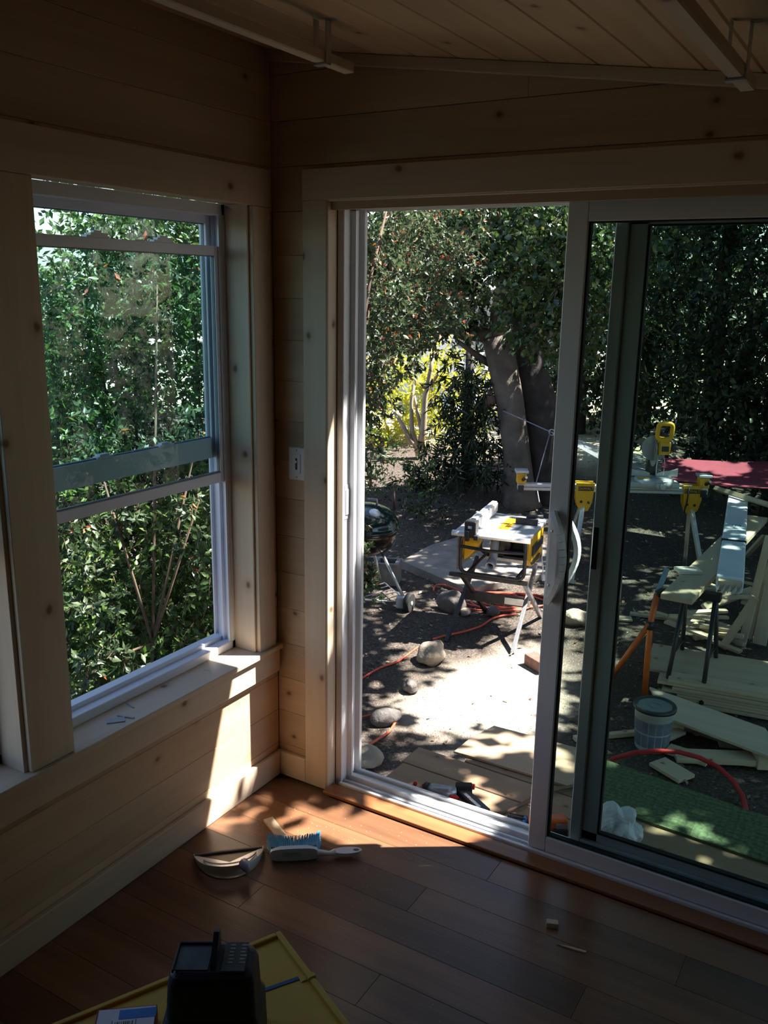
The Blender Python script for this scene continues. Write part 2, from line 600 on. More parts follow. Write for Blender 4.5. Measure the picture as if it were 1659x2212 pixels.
# ---- the two walls behind the viewer
PLAIN = pm('plain_pine_wall', (0.30, 0.21, 0.13), (0.24, 0.16, 0.1), 2.5, 0.6)
struct(slab_box('wall_side', (ROOM_X, ROOM_Y - 0.12, -0.13), (ROOM_X + 0.12, 0.018, CEIL0 + 0.03), PLAIN))
struct(slab_box('wall_rear', (-0.018, ROOM_Y - 0.12, -0.13), (ROOM_X, ROOM_Y, CEIL0 + 0.03), PLAIN))

# ---- ceiling: boards along y on a slope, V-grooves between them
CX = Vector((1, 0, -SLOPE)).normalized(); CN = Vector((SLOPE, 0, 1)).normalized()
cb = MB()
M = frame_M((-0.2, 0, ceil_z(-0.2) + 0.016), CX, CN)
cb.box((0, ROOM_Y - 0.12, 0.0), (3.35, 0.14, 0.02), 0, M)
ceiling = struct(cb.build('ceiling', BACKING, None, False))
BW = 0.1345
xs = 1.333 - 10 * BW + 0.004
while xs < ROOM_X + 0.1:
    a = max(xs, 0.0); b = min(xs + BW, ROOM_X)
    if b - a > 0.02:
        xm = (a + b) / 2
        c = Vector((xm, 0, ceil_z(xm))) + CN * 0.0085
        plank('ceiling_board', 4.1, (b - a) * math.sqrt(1 + SLOPE ** 2) - 0.001, 0.016, PINE_CEIL, ceiling, (c.x, ROOM_Y / 2, c.z), (0, 1, 0), CN, bev=0.0038)
    xs += BW
# ceiling trim along the door wall
ct = plank('trim_1', ROOM_X * math.sqrt(1 + SLOPE ** 2), 0.032, 0.019, PINE_TRIM, None, (ROOM_X / 2, -0.0095, ceil_z(ROOM_X / 2) - 0.0165), CX, (0, -1, 0))
struct(ct)

# ---- roof above, with the overhang that shades the door
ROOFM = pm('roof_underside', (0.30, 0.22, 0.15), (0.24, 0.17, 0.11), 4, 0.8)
rb = MB()
M = frame_M((-0.45, 0, ceil_z(-0.45) + 0.038), CX, CN)
rb.box((0, ROOM_Y - 0.5, 0), (3.95, 0.305, 0.12), 0, M)
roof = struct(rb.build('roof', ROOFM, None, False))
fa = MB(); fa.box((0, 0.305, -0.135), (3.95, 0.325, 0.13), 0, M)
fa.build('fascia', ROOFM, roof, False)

# ---- casings, stool, apron, baseboards
tn = [1]


def trim(L, Wd, T, loc, ax, nz, mat=PINE_TRIM, bev=0.002):
    tn[0] += 1
    return struct(plank('trim_%d' % tn[0], L, Wd, T, mat, None, loc, ax, nz, bev))


YV, XV, ZV = (0, 1, 0), (1, 0, 0), (0, 0, 1)
HEAD_W = 0.114
trim(4.1 - 0.034, HEAD_W, E_T, (E_T / 2, (ROOM_Y - 0.034) / 2, 2.032 + HEAD_W / 2), YV, XV)             # window head casing
for (a, b) in [(-0.123, -0.034), (-1.080, -0.940), (-2.05, -1.91)]:                                       # side and mullion casings
    trim(2.032 - WZ0 - 0.0008, b - a, E_T, (E_T / 2, (a + b) / 2, (2.032 + WZ0) / 2), ZV, XV)
STOOL_Z = 0.529
trim(2.1 - 0.010, 0.128, E_T, (0.033 - 0.064, (-2.1 - 0.010) / 2, STOOL_Z - E_T / 2), YV, ZV)             # stool
trim(2.08 - 0.012, 0.090, E_T, (E_T / 2, (-2.08 - 0.012) / 2, STOOL_Z - E_T - 0.045), YV, XV)             # apron
trim(DZ1, 0.092, E_T, (0.181, -E_T / 2, DZ1 / 2), ZV, (0, -1, 0))                                         # door side casing
trim(2.12, 0.094, E_T, (0.133 + 1.06, -E_T / 2, DZ1 + 0.047), XV, (0, -1, 0))                             # door head casing
trim(DZ1, 0.092, E_T, (2.036, -E_T / 2, DZ1 / 2), ZV, (0, -1, 0))
trim(DZ1, 0.052, 0.016, (0.224, 0.0095, DZ1 / 2), ZV, XV)                                                 # door jamb board
trim(1.75, 0.052, 0.016, (0.232 + 0.875, 0.0095, DZ1 + 0.004), XV, ZV)                                    # door head jamb
trim(1.753, 0.066, 0.014, (0.232 + 0.8765, -0.016, 0.0075), XV, ZV, THRESH, 0.004)                        # threshold strip
struct(plank('baseboard_left', 4.1, 0.095, E_T, PINE_TRIM, None, (E_T / 2, ROOM_Y / 2, 0.0475), YV, XV, 0.003))
struct(plank('baseboard_right', 0.135 - E_T, 0.095, E_T, PINE_TRIM, None, ((0.135 + E_T) / 2, -E_T / 2, 0.0475), XV, (0, -1, 0), 0.003))


# ---- double-hung window units
def make_window(name, y0, y1):
    """y0..y1 opening, lower sash raised"""
    w = bpy.data.objects.new(name, None); COL.objects.link(w); struct(w)
    w.location = (0, y1, 0)
    Wd = y1 - y0
    f = MB()
    for (a, b) in ((-0.028, 0.0), (-Wd, -Wd + 0.028)):
        f.box((-0.165, a, WZ0), (-0.090, b, WZ1), 0.002)
    f.box((-0.165, -Wd, WZ1 - 0.036), (-0.090, 0, WZ1), 0.002)
    f.box((-0.165, -Wd, WZ0), (-0.128, 0, WZ0 + 0.045), 0.002)
    f.box((-0.128, -Wd, WZ0), (-0.090, 0, WZ0 + 0.030), 0.002)
    for s, o in ((1, -0.028), (-1, -Wd + 0.028)):            # track fins
        for x in (-0.122, -0.160, -0.094):
            f.box((x - 0.003, min(o, o - s * 0.013), WZ0 + 0.03), (x + 0.003, max(o, o - s * 0.013), WZ1 - 0.03))
    f.build('frame', VINYL_W, w)
    # wood jamb extensions
    for yy in (-0.007, -Wd + 0.007):
        plank('jamb', WZ1 - WZ0, 0.092, 0.014, PINE_TRIM, w, (-0.044, yy - 0.0 * Wd, (WZ0 + WZ1) / 2), ZV, YV, 0.001)
    plank('head_jamb', Wd, 0.092, 0.014, PINE_TRIM, w, (-0.044, -Wd / 2, WZ1 + 0.0075), YV, ZV, 0.001)

    def sash(nm, x0, x1, z0, z1, st, top, bot):
        s = MB()
        a, b = -0.021, -Wd + 0.021
        s.box((x0, a - st, z0), (x1, a, z1), 0.0015); s.box((x0, b, z0), (x1, b + st, z1), 0.0015)
        s.box((x0, b + st, z1 - top), (x1, a - st, z1), 0.0015); s.box((x0, b + st, z0), (x1, a - st, z0 + bot), 0.0015)
        so = s.build(nm, VINYL_W, w)
        gx = (x0 + x1) / 2
        slab_box('glass', (gx - 0.0025, b + st - 0.004, z0 + bot - 0.004), (gx + 0.0025, a - st + 0.004, z1 - top + 0.004), GLASS, so)
        bl = MB()                                             # dark glazing bead
        for (ya, yb, za, zb) in ((a - st - 0.0015, a - st, z0 + bot, z1 - top), (b + st, b + st + 0.0015, z0 + bot, z1 - top), (b + st, a - st, z0 + bot, z0 + bot + 0.004), (b + st, a - st, z1 - top - 0.003, z1 - top)):
            bl.box((gx - 0.005, ya, za), (gx + 0.005, yb, zb))
        bl.build('glazing_bead', pm('grey_glazing_bead', (0.22, 0.24, 0.27), None, 20, 0.5), so)
        return so
    si = sash('lower_sash', -0.119, -0.097, 1.140, 1.908, 0.034, 0.030, 0.034)
    so = sash('upper_sash', -0.157, -0.126, 1.222, WZ1 - 0.030, 0.040, 0.030, 0.068)
    for yy in (-0.27, -0.52):
        lk = MB()
        lk.box((-0.118, yy - 0.045, 1.908), (-0.100, yy + 0.035, 1.914))
        lk.box((-0.118, yy - 0.030, 1.914), (-0.100, yy + 0.030, 1.921))
        lk.box((-0.114, yy - 0.016, 1.921), (-0.104, yy + 0.012, 1.927))
        lk.build('sash_lock', VINYL_W, si)
        lk = MB()
        lk.box((-0.150, yy - 0.03, 1.290), (-0.128, yy + 0.03, 1.297)); lk.box((-0.146, yy - 0.02, 1.297), (-0.130, yy + 0.016, 1.303))
        lk.build('lock_keeper', VINYL_W, so)
    return w


make_window('window_1', *WINS[0])
make_window('window_2', *WINS[1])


# ---- sliding glass door
door = bpy.data.objects.new('door_1', None); COL.objects.link(door); struct(door)
fr = MB()
fr.box((DX0, 0.036, 0.0), (DX0 + 0.026, 0.135, DZ1), 0.002)
fr.box((DX1 - 0.03, 0.036, 0.0), (DX1, 0.135, DZ1), 0.002)
fr.build('frame_jamb', VINYL, door)
fr = MB()
fr.box((DX0 + 0.026, 0.074, 0.03), (DX0 + 0.046, 0.083, DZ1 - 0.02)); fr.box((DX0 + 0.026, 0.118, 0.03), (DX0 + 0.052, 0.135, DZ1 - 0.02), 0.002)
fr.box((DX0 + 0.026, 0.100, 0.03), (DX0 + 0.036, 0.106, DZ1 - 0.02))
fr.build('jamb_fins', VINYL, door)
hd = MB()
hd.box((DX0 + 0.026, 0.036, DZ1 - 0.014), (DX1 - 0.03, 0.135, DZ1 + 0.012), 0.002)
hd.box((DX0 + 0.026, 0.036, DZ1 - 0.026), (DX1 - 0.03, 0.042, DZ1 - 0.014)); hd.box((DX0 + 0.026, 0.074, DZ1 - 0.026), (DX1 - 0.03, 0.083, DZ1 - 0.014)); hd.box((DX0 + 0.026, 0.125, DZ1 - 0.026), (DX1 - 0.03, 0.135, DZ1 - 0.014))
hd.build('frame_head', VINYL, door)
sl = MB()
sl.box((DX0 + 0.026, 0.020, -0.02), (DX1 - 0.03, 0.138, 0.012), 0.003)
for a, b, h in ((0.020, 0.032, 0.022), (0.071, 0.086, 0.032), (0.100, 0.106, 0.024), (0.122, 0.136, 0.031)):
    sl.box((DX0 + 0.026, a, 0.010), (DX1 - 0.03, b, h), 0.0015)
sl.build('sill_track', VINYL, door)
sl = MB()
sl.box((DX0 + 0.026, 0.049, 0.010), (DX1 - 0.03, 0.054, 0.021)); sl.box((DX0 + 0.026, 0.112, 0.010), (DX1 - 0.03, 0.116, 0.021))
sl.build('roller_rail', ALU, door)


def door_panel(nm, x0, x1, y0, y1, z0, z1, st, rail, steps):
    p = MB()
    p.box((x0, y0, z0), (x0 + st, y1, z1), 0.003); p.box((x1 - st, y0, z0), (x1, y1, z1), 0.003)
    p.box((x0 + st, y0, z1 - rail), (x1 - st, y1, z1), 0.002); p.box((x0 + st, y0, z0), (x1 - st, y1, z0 + rail), 0.002)
    po = p.build(nm, VINYL, door)
    ym = (y0 + y1) / 2
    a, b, c, d = x0 + st, x1 - st, z0 + rail, z1 - rail
    if steps:
        q = MB()
        q.box((a, y0 + 0.012, c), (a + steps, y1, d), 0.002); q.box((b - steps, y0 + 0.012, c), (b, y1, d), 0.002)
        q.box((a, y0 + 0.012, c), (b, y1, c + steps * 0.6), 0.002); q.box((a, y0 + 0.012, d - steps * 0.3), (b, y1, d), 0.002)
        q.build('inner_bead', VINYL, po)
        a += steps; b -= steps; c += steps * 0.6; d -= steps * 0.3
    slab_box('glass', (a - 0.003, ym - 0.003, c - 0.003), (b + 0.003, ym + 0.003, d + 0.003), DGLASS, po)
    g = MB()
    for (u0, u1, w0, w1) in ((a, a + 0.006, c, d), (b - 0.006, b, c, d), (a, b, c, c + 0.007), (a, b, d - 0.004, d)):
        g.box((u0, ym - 0.009, w0), (u1, ym + 0.009, w1))
    g.build('gasket', RUBBER, po)
    return po


slide = door_panel('sliding_panel', 0.992, 1.862, 0.036, 0.070, 0.018, 2.026, 0.060, 0.054, 0)
fixed = door_panel('fixed_panel', 1.112, 1.955, 0.088, 0.124, 0.020, 2.030, 0.036, 0.050, 0.052)
# handle: a bowed pull on a backplate, one inside and one outside
for sgn, yf in ((-1, 0.036), (1, 0.070)):
    h = MB()
    h.box((1.000, min(yf, yf + sgn * 0.010), 0.885), (1.030, max(yf, yf + sgn * 0.010), 1.135), 0.004)
    h.build('handle_plate', VINYL, slide)
    pts = []
    for i in range(15):
        t = i / 14
        bow = math.sin(math.pi * t)
        pts.append((1.012 + 0.050 * bow, yf + sgn * (0.008 + 0.040 * bow), 0.872 + 0.282 * t))
    h = MB()
    for p, q in zip(pts[:-1], pts[1:]):
        h.bar(p, q, 0.014, 0.028, up=(0, -1, 0))
    h.build('handle', VINYL, slide)
s = MB()
for zc in (0.925, 1.095):
    s.lathe([(0.0, 0.0015), (0.004, 0.0012), (0.005, 0.0)], 10, frame_M((1.010, 0.0255, zc), (1, 0, 0), (0, -1, 0)))
s.build('handle_screws', STEEL, slide)
slab_box('latch_slot', (1.116, 0.0865, 0.98), (1.132, 0.0885, 1.11), BLACK, fixed, 0.0006)
kp = MB(); kp.box((DX0 + 0.025, 0.050, 1.03), (DX0 + 0.031, 0.066, 1.12), 0.001); kp.box((DX0 + 0.0255, 0.046, 1.015), (DX0 + 0.028, 0.070, 1.135), 0.0008)
kp.build('latch_keeper', VINYL, door)

# ================================================================== THINGS IN THE ROOM
# ---- dimmer switch on the door wall
sw = thing('light_switch', 'white dimmer switch plate on the pine wall beside the door casing', 'switch', (0.096, 0, 1.199))
pb = MB(); pb.box((-0.035, -0.006, -0.057), (0.035, 0.0, 0.057), 0.003); pb.build('cover_plate', WHITE, sw)
pb = MB(); pb.box((-0.017, -0.0085, -0.034), (0.017, -0.0058, 0.034), 0.0012); pb.build('switch_insert', WHITE, sw)
pb = MB(); pb.box((-0.004, -0.0092, -0.020), (0.004, -0.0084, 0.020)); pb.build('slider_slot', BLACK, sw)
pb = MB(); pb.box((-0.005, -0.014, 0.004), (0.005, -0.0086, 0.012), 0.001); pb.build('slider_knob', WHITE, sw)
for zc in (0.047, -0.047):
    MB().lathe([(0.0, 0.0012), (0.0025, 0.001), (0.003, 0.0)], 10, frame_M((0, -0.006, zc), (1, 0, 0), (0, -1, 0))).build('screw', STEEL, sw)

# ---- battens hung under the ceiling
for (bx, ye, lab) in ((0.487, -0.29, 'square wooden batten hung under the ceiling near the window wall'), (1.503, -0.37, 'square wooden batten hung under the ceiling above the sliding door panel')):
    zc = ceil_z(bx) - 0.088
    t = thing('ceiling_batten', lab, 'batten', (bx, ye, zc), 0, 'battens hung under the ceiling')
    plank('batten', 3.2, 0.032, 0.026, PINE_TRIM, t, (0, -1.6, 0), YV, ZV, 0.003)
    for i, yy in enumerate((-0.125, -1.5, -2.9)):
        hb = MB()
        for xx in (-0.0185, 0.0185):
            hb.box((xx - 0.0015, yy - 0.011, -0.016), (xx + 0.0015, yy + 0.011, 0.086 - SLOPE * xx))
        hb.box((-0.02, yy - 0.011, -0.018), (0.02, yy + 0.011, -0.0145))
        hb.box((0.02, yy - 0.011, 0.0835), (0.05, yy + 0.011, 0.0865 - 0.004))
        hb.build('strap_hanger', STEEL, t)

# ---- dustpan
PLAST = pm('clear_frosted_plastic', (0.90, 0.90, 0.94), (0.86, 0.86, 0.92), 6, 0.2, trans=0.35)
lipA, lipB = Vector((0.092, -0.568, 0)), Vector((0.250, -0.418, 0))
c0 = (lipA + lipB) / 2
ang = math.atan2((lipB - lipA).y, (lipB - lipA).x)
dp = thing('dustpan', 'half-round clear plastic dustpan lying by the window wall', 'dustpan', c0, ang)
R1, D1 = 0.109, 0.145
arc = [(R1 * math.cos(a), -D1 * math.sin(a)) for a in [math.pi * i / 24 for i in range(25)]]
b = MB()
vs = [(0, -D1 * 0.4, 0.004)] + [(x, y * 0.93, 0.003) for x, y in arc]
b.add(vs, [(0, i, i + 1) for i in range(1, 25)])
vs2 = [(x, y * 0.93, 0.0015) for x, y in arc]
b.add([(0, -D1 * 0.4, 0.0015)] + vs2, [(0, i + 1, i) for i in range(1, 25)])
b.build('pan_base', PLAST, dp, False)
b = MB()
inn = [(x * 0.985, y * 0.93, 0.002) for x, y in arc]; out = [(x * 1.0, y * 0.95, 0.002) for x, y in arc]
hh = [0.010 + 0.042 * math.sin(math.pi * i / 24) for i in range(25)]
vs = inn + out + [(x * 1.01, y, h) for (x, y), h in zip(arc, hh)] + [(x * 1.03, y * 1.02, h) for (x, y), h in zip(arc, hh)]
fs = []
for i in range(24):
    fs += [(i, i + 1, 50 + i + 1, 50 + i), (25 + i, 75 + i, 75 + i + 1, 25 + i + 1), (50 + i, 50 + i + 1, 75 + i + 1, 75 + i)]
b.add(vs, fs, True).build('pan_wall', PLAST, dp, False)
LIPM = pm('grey_rubber_lip', (0.16, 0.16, 0.17), (0.12, 0.12, 0.13), 20, 0.6)
slab_box('pan_lip', (-R1, -0.004, 0.0), (R1, 0.006, 0.007), LIPM, dp, 0.002)
for j, q in enumerate((0.45, 0.60, 0.75)):
    b = MB()
    b.tube([(R1 * 0.85 * math.cos(a), -D1 * q * math.sin(a), 0.0045) for a in [math.pi * (0.12 + 0.72 * i / 16) for i in range(17)]], 0.002, 6)
    b.build('ridge', PLAST, dp)
b = MB()
hp = [(0.035, -0.128, 0.040), (0.040, -0.142, 0.052), (0.046, -0.158, 0.050), (0.052, -0.172, 0.040)]
b.tube(hp, [0.008, 0.017, 0.015, 0.006], 10)
hob = b.build('handle', pm('lilac_clear_plastic', (0.66, 0.64, 0.82), (0.60, 0.58, 0.78), 6, 0.25, trans=0.4), dp)

# ---- hand brush lying on its side
hA, hB = Vector((0.316, -0.455, 0)), Vector((0.545, -0.285, 0))
ang = math.atan2((hB - hA).y, (hB - hA).x)
br = thing('hand_brush', 'hand brush with blue bristles and white handle lying on the floor', 'brush', hA, ang)
PALEB = pm('pale_blue_plastic', (0.60, 0.72, 0.85), (0.55, 0.67, 0.80), 8, 0.4)
b = MB()
pts = []
for i in range(20):
    a = 2 * math.pi * i / 20
    cx, sx = math.cos(a), math.sin(a)
    pts.append((0.072 + 0.076 * math.copysign(abs(cx) ** 0.5, cx), -0.008 , 0.024 + 0.022 * math.copysign(abs(sx) ** 0.5, sx)))
b.prism(pts, (0, 0.018, 0)); b.build('brush_block', PALEB, br)
BLUE = pm('blue_bristle', (0.06, 0.36, 0.62), (0.04, 0.28, 0.52), 30, 0.5)
bb = MB()
for i in range(40):
    for j in range(9):
        x = 0.001 + 0.142 * i / 39; z = 0.006 + 0.037 * j / 8
        n = 0.040 + 0.020 * (abs(i - 19.5) / 19.5) ** 2 + random.uniform(-0.002, 0.002)
        fx = (i - 19.5) / 19.5 * 0.016 + random.uniform(-0.002, 0.002)
        fz = (j - 4) / 4 * 0.012 + random.uniform(-0.002, 0.002)
        bb.tube([(x, 0.008, z), (x + fx * 0.4, 0.008 + n * 0.5, z + fz * 0.4), (x + fx, 0.008 + n, max(0.003, z + fz))], [0.0024, 0.0024, 0.0018], 4, cap=False)
tag(bb.build('bristles', BLUE, br, False), kind='stuff')
b = MB()
path = [(0.145, 0.0, 0.022), (0.168, 0.0, 0.020), (0.185, -0.004, 0.020), (0.205, 0.0, 0.022)]
b.tube(path, [0.013, 0.009, 0.008, 0.011], 10)
b.build('handle_neck', WHITE, br)
outer = [(0.243 + 0.048 * math.cos(a), 0.004 + 0.018 * math.sin(a)) for a in [2 * math.pi * i / 24 for i in range(24)]]
hole = [(0.272 + 0.010 * math.cos(a), 0.004 + 0.0065 * math.sin(a)) for a in [2 * math.pi * i / 24 for i in range(24)]]
b = MB()
vs = [(x, y, z) for z in (0.012, 0.024) for (x, y) in outer] + [(x, y, z) for z in (0.012, 0.024) for (x, y) in hole]
fs = []
for i in range(24):
    j = (i + 1) % 24
    fs += [(i, j, 24 + j, 24 + i), (48 + i, 72 + i, 72 + j, 48 + j), (24 + i, 24 + j, 72 + j, 72 + i), (i, 48 + i, 48 + j, j)]
b.add(vs, fs).build('handle_grip', pm('milky_plastic', (0.80, 0.80, 0.84), (0.74, 0.74, 0.79), 8, 0.3, trans=0.2), br)
slab_box('printed_label', (0.035, -0.0086, 0.017), (0.095, -0.0079, 0.033), pm('grey_print', (0.30, 0.36, 0.45), (0.5, 0.6, 0.7), 160, 0.5), br)

# ---- offcuts and scraps on the floor
d = Vector((0.155, -0.085, 0)).normalized()
o = plank('wood_offcut', 0.19, 0.034, 0.010, LUMBER, None, (0.168 + d.x * 0.095, -0.284 + d.y * 0.095, 0.0052), d, ZV, 0.001)
tag(o, 'flat pale wood offcut lying under the brush bristles', 'offcut')
o = plank('wood_offcut', 0.034, 0.020, 0.016, LUMBER, None, (1.190, -0.262, 0.0082), (0.93, 0.36, 0), ZV, 0.001)
tag(o, 'small square wood block on the dark floor in front of the sliding door', 'offcut')
b = MB(); b.prism([(-0.04, -0.002, 0), (0.012, -0.005, 0), (0.042, -0.004, 0), (0.042, 0.004, 0), (0.0, 0.003, 0)], (0, 0, 0.004))
o = b.build('wood_splinter', LUMBER); o.location = (1.267, -0.320, 0.0004); o.rotation_euler = (0, 0, 0.15)
tag(o, 'thin wood splinter lying on the dark floor near the small block', 'splinter')
# sawdust and crumbs scattered on the floor
SAWD = pm('sawdust', (0.68, 0.55, 0.38), (0.55, 0.42, 0.28), 40, 0.9)
b = MB()
for i in range(520):
    u = random.random()
    if u < 0.6:
        x = 0.12 + 0.95 * random.random() ; y = -0.30 + random.gauss(0, 0.13) + 0.16 * (x - 0.4)
    else:
        x = random.uniform(0.1, 1.8); y = random.uniform(-1.0, -0.06)
    if y > -0.055 or (x < 0.03) or math.hypot(x - 0.17, y + 0.52) < 0.15:
        continue
    s_ = random.uniform(0.0008, 0.0022); a = random.uniform(0, math.pi)
    dx, dy = math.cos(a) * s_, math.sin(a) * s_
    b.add([(x - dx, y - dy, 0.0003), (x + dy * 0.5, y - dx * 0.5, 0.0003), (x + dx, y + dy, 0.0012), (x - dy * 0.5, y + dx * 0.5, 0.0003)], [(0, 1, 2, 3)])
tag(b.build('sawdust', SAWD, None, False), 'pale sawdust and crumbs scattered over the brown floor', 'sawdust', kind='stuff')

# ---- shims and a shaving on the window stool
SHIM = pm('grey_painted_shim', (0.42, 0.44, 0.47), (0.36, 0.38, 0.41), 20, 0.6)
for (px, py, L_, w_, a_, lab) in ((250, 1557, 0.052, 0.030, -0.35, 'wide flat grey shim on the window stool'), (272, 1549, 0.056, 0.008, -0.95, 'narrow grey shim beside the wide one on the window stool'), (282, 1525, 0.040, 0.005, -1.45, 'thin grey sliver lying alone on the window stool')):
    p = at(px, py, 'z', STOOL_Z)
    o = plank('shim', L_, w_, 0.003, SHIM, None, (p.x, p.y, STOOL_Z + 0.0018), (math.cos(a_ + 1.2), math.sin(a_ + 1.2), 0), ZV, 0.0004)
    tag(o, lab, 'shim', 'scraps on the window stool')
p = at(445, 1447, 'z', STOOL_Z)
b = MB(); b.tube([(0.012 * math.cos(t) * (1 - t / 9), 0.02 * t / 3 - 0.02, 0.0015 + 0.002 * abs(math.sin(t))) for t in [i * 0.35 for i in range(10)]], 0.0008, 5)
o = b.build('wood_shaving', LUMBER); o.location = (p.x, p.y, STOOL_Z + 0.0002); o.rotation_euler = (0, 0, 0.9)
tag(o, 'curled wood shaving on the window stool near the sunlit corner', 'shaving')

# ---- yellow chest in front, with the black case and a carton on it
YZ = 0.30
cyl = Vector((0.762, -0.987, 0))
U = Vector((0.897, -0.442, 0)).normalized(); V = Vector((-U.y, U.x, 0)) * -1
YB = pm('dull_yellow_plastic', (0.62, 0.38, 0.035), (0.54, 0.33, 0.03), 9, 0.55, bump=0.06, bscale=60)
yb = thing('storage_chest', 'dull yellow chest with a raised rim under the black tool case', 'chest', cyl, math.atan2(U.y, U.x))
LU, LV = 0.60, 0.86
b = MB(); b.box((0.012, -LV + 0.012, 0.0), (LU - 0.012, -0.012, YZ - 0.030), 0.01); b.build('chest_body', YB, yb)
b = MB(); b.box((0.0, -LV, YZ - 0.034), (LU, 0.0, YZ - 0.004), 0.008); b.build('lid', YB, yb)
for (lo, hi) in (((0, -0.014, YZ - 0.008), (LU, 0.0, YZ + 0.004)), ((0, -LV, YZ - 0.008), (0.014, -0.014, YZ + 0.004)), ((LU - 0.014, -LV, YZ - 0.008), (LU, -0.014, YZ + 0.004)), ((0.014, -LV, YZ - 0.008), (LU - 0.014, -LV + 0.014, YZ + 0.004))):
    b = MB(); b.box(lo, hi, 0.004); b.build('rim', YB, yb)
b = MB(); b.box((0.16, -0.016, YZ - 0.012), (0.175, 0.003, YZ + 0.007), 0.002); b.box((0.150, -0.030, YZ - 0.008), (0.168, -0.012, YZ - 0.001), 0.002); b.build('lid_clip', YB, yb)
# a strip of blue tape stuck to the lid
p0, p1 = at(560, 2140, 'z', YZ), at(646, 2110, 'z', YZ)
TAPE = pm('blue_tape', (0.03, 0.10, 0.26), (0.025, 0.085, 0.22), 20, 0.6)
o = plank('tape_strip', (p1 - p0).length, 0.010, 0.0016, TAPE, None, ((p0.x + p1.x) / 2, (p0.y + p1.y) / 2, YZ - 0.003), p1 - p0, ZV, 0.0004)
tag(o, 'dark blue strip of tape on the yellow chest lid', 'tape')
# black carrying case
NAVY = pm('black_blue_case_plastic', (0.018, 0.024, 0.045), (0.012, 0.016, 0.03), 60, 0.5, bump=0.05, bscale=300)
top_far = (at(385, 2030, 'z', 0.5) + at(556, 2030, 'z', 0.5)) / 2
cu = (at(556, 2030, 'z', 0.5) - at(385, 2030, 'z', 0.5)); cu.z = 0; cwid = cu.length; cu.normalize()
ca = math.atan2(cu.y, cu.x)
bc = thing('tool_case', 'black plastic carrying case with a fold-up handle on the yellow chest', 'tool case', (top_far.x, top_far.y, YZ - 0.0035), ca)
HC = 0.204
wt, wb_, dt, db = cwid / 2 + 0.003, cwid / 2 + 0.024, 0.098, 0.135


def case_shell(z0, z1, s0, s1, n=6, r=0.02):
    """rounded tapered block between two z levels; s = (halfwidth, ynear, yfar)"""
    rings = []
    for z, (hw, yn, yf) in ((z0, s0), (z1, s1)):
        ring = []
        for (cx, cy, a0) in ((hw - r, yf - r, 0), (-hw + r, yf - r, 1), (-hw + r, yn + r, 2), (hw - r, yn + r, 3)):
            for i in range(n):
                a = (a0 + i / (n - 1)) * math.pi / 2
                ring.append((cx + r * math.cos(a), cy + r * math.sin(a), z))
        rings.append(ring)
    return rings


b = MB()
levels = [(0.0, wt + 0.010, -dt - 0.030, 0.014), (0.006, wt + 0.014, -dt - 0.034, 0.018), (0.095, wt + 0.012, -dt - 0.030, 0.014), (0.112, wt + 0.004, -dt - 0.016, 0.006), (0.180, wt + 0.001, -dt - 0.006, 0.002), (0.195, wt - 0.004, -dt, -0.003), (0.203, wt - 0.014, -dt + 0.010, -0.012)]
rings = []
for (z, hw, yn, yf) in levels:
    rings += [case_shell(z, z, (hw, yn, yf), (hw, yn, yf))[0]]
n = len(rings[0])
vs = [p for rg in rings for p in rg]
fs = [(i * n + k, i * n + (k + 1) % n, (i + 1) * n + (k + 1) % n, (i + 1) * n + k) for i in range(len(rings) - 1) for k in range(n)]
fs += [tuple(reversed(range(n))), tuple((len(rings) - 1) * n + k for k in range(n))]
b.add(vs, fs).build('case_shell', NAVY, bc)
slab_box('top_tray', (-wt + 0.012, -dt + 0.014, HC - 0.001), (-0.006, -0.014, HC + 0.0012), pm('sheen_grey_plastic', (0.10, 0.105, 0.11), (0.035, 0.04, 0.05), 14, 0.45), bc, 0.0005)  # lighter grey puts the reflected sheen into the tray colour
b = MB()
for (lo, hi) in (((-wt + 0.008, -0.016, HC - 0.002), (0.0, -0.011, HC + 0.006)), ((-wt + 0.008, -dt + 0.008, HC - 0.002), (-wt + 0.012, -0.011, HC + 0.006))):
    b.box(lo, hi, 0.001)
b.build('tray_rim', NAVY, bc)
slab_box('name_plate', (0.018, -dt + 0.008, HC - 0.001), (wt - 0.018, -0.010, HC + 0.003), pm('dark_grey_plate', (0.06, 0.06, 0.062), (0.045, 0.045, 0.048), 40, 0.4), bc, 0.001)
b = MB()                       # worn raised marks on the plate
for r_ in range(2):
    for i in range(6):
        x0 = 0.030 + r_ * 0.022
        b.box((x0, -0.022 - i * 0.0095, HC + 0.003), (x0 + random.uniform(0.008, 0.013), -0.017 - i * 0.0095, HC + 0.0036))
b.build('plate_relief', pm('worn_silver', (0.30, 0.29, 0.25), (0.2, 0.19, 0.17), 60, 0.4, 0.3), bc)
b = MB()
hpts = [(0.0, -0.012, HC), (-0.002, -0.016, HC + 0.040), (-0.002, -0.030, HC + 0.043), (0.002, -0.080, HC + 0.006), (0.004, -0.084, HC)]
b.prism([(-0.002, y, z) for (_, y, z) in hpts], (0.011, 0, 0))
b.build('handle', NAVY, bc)
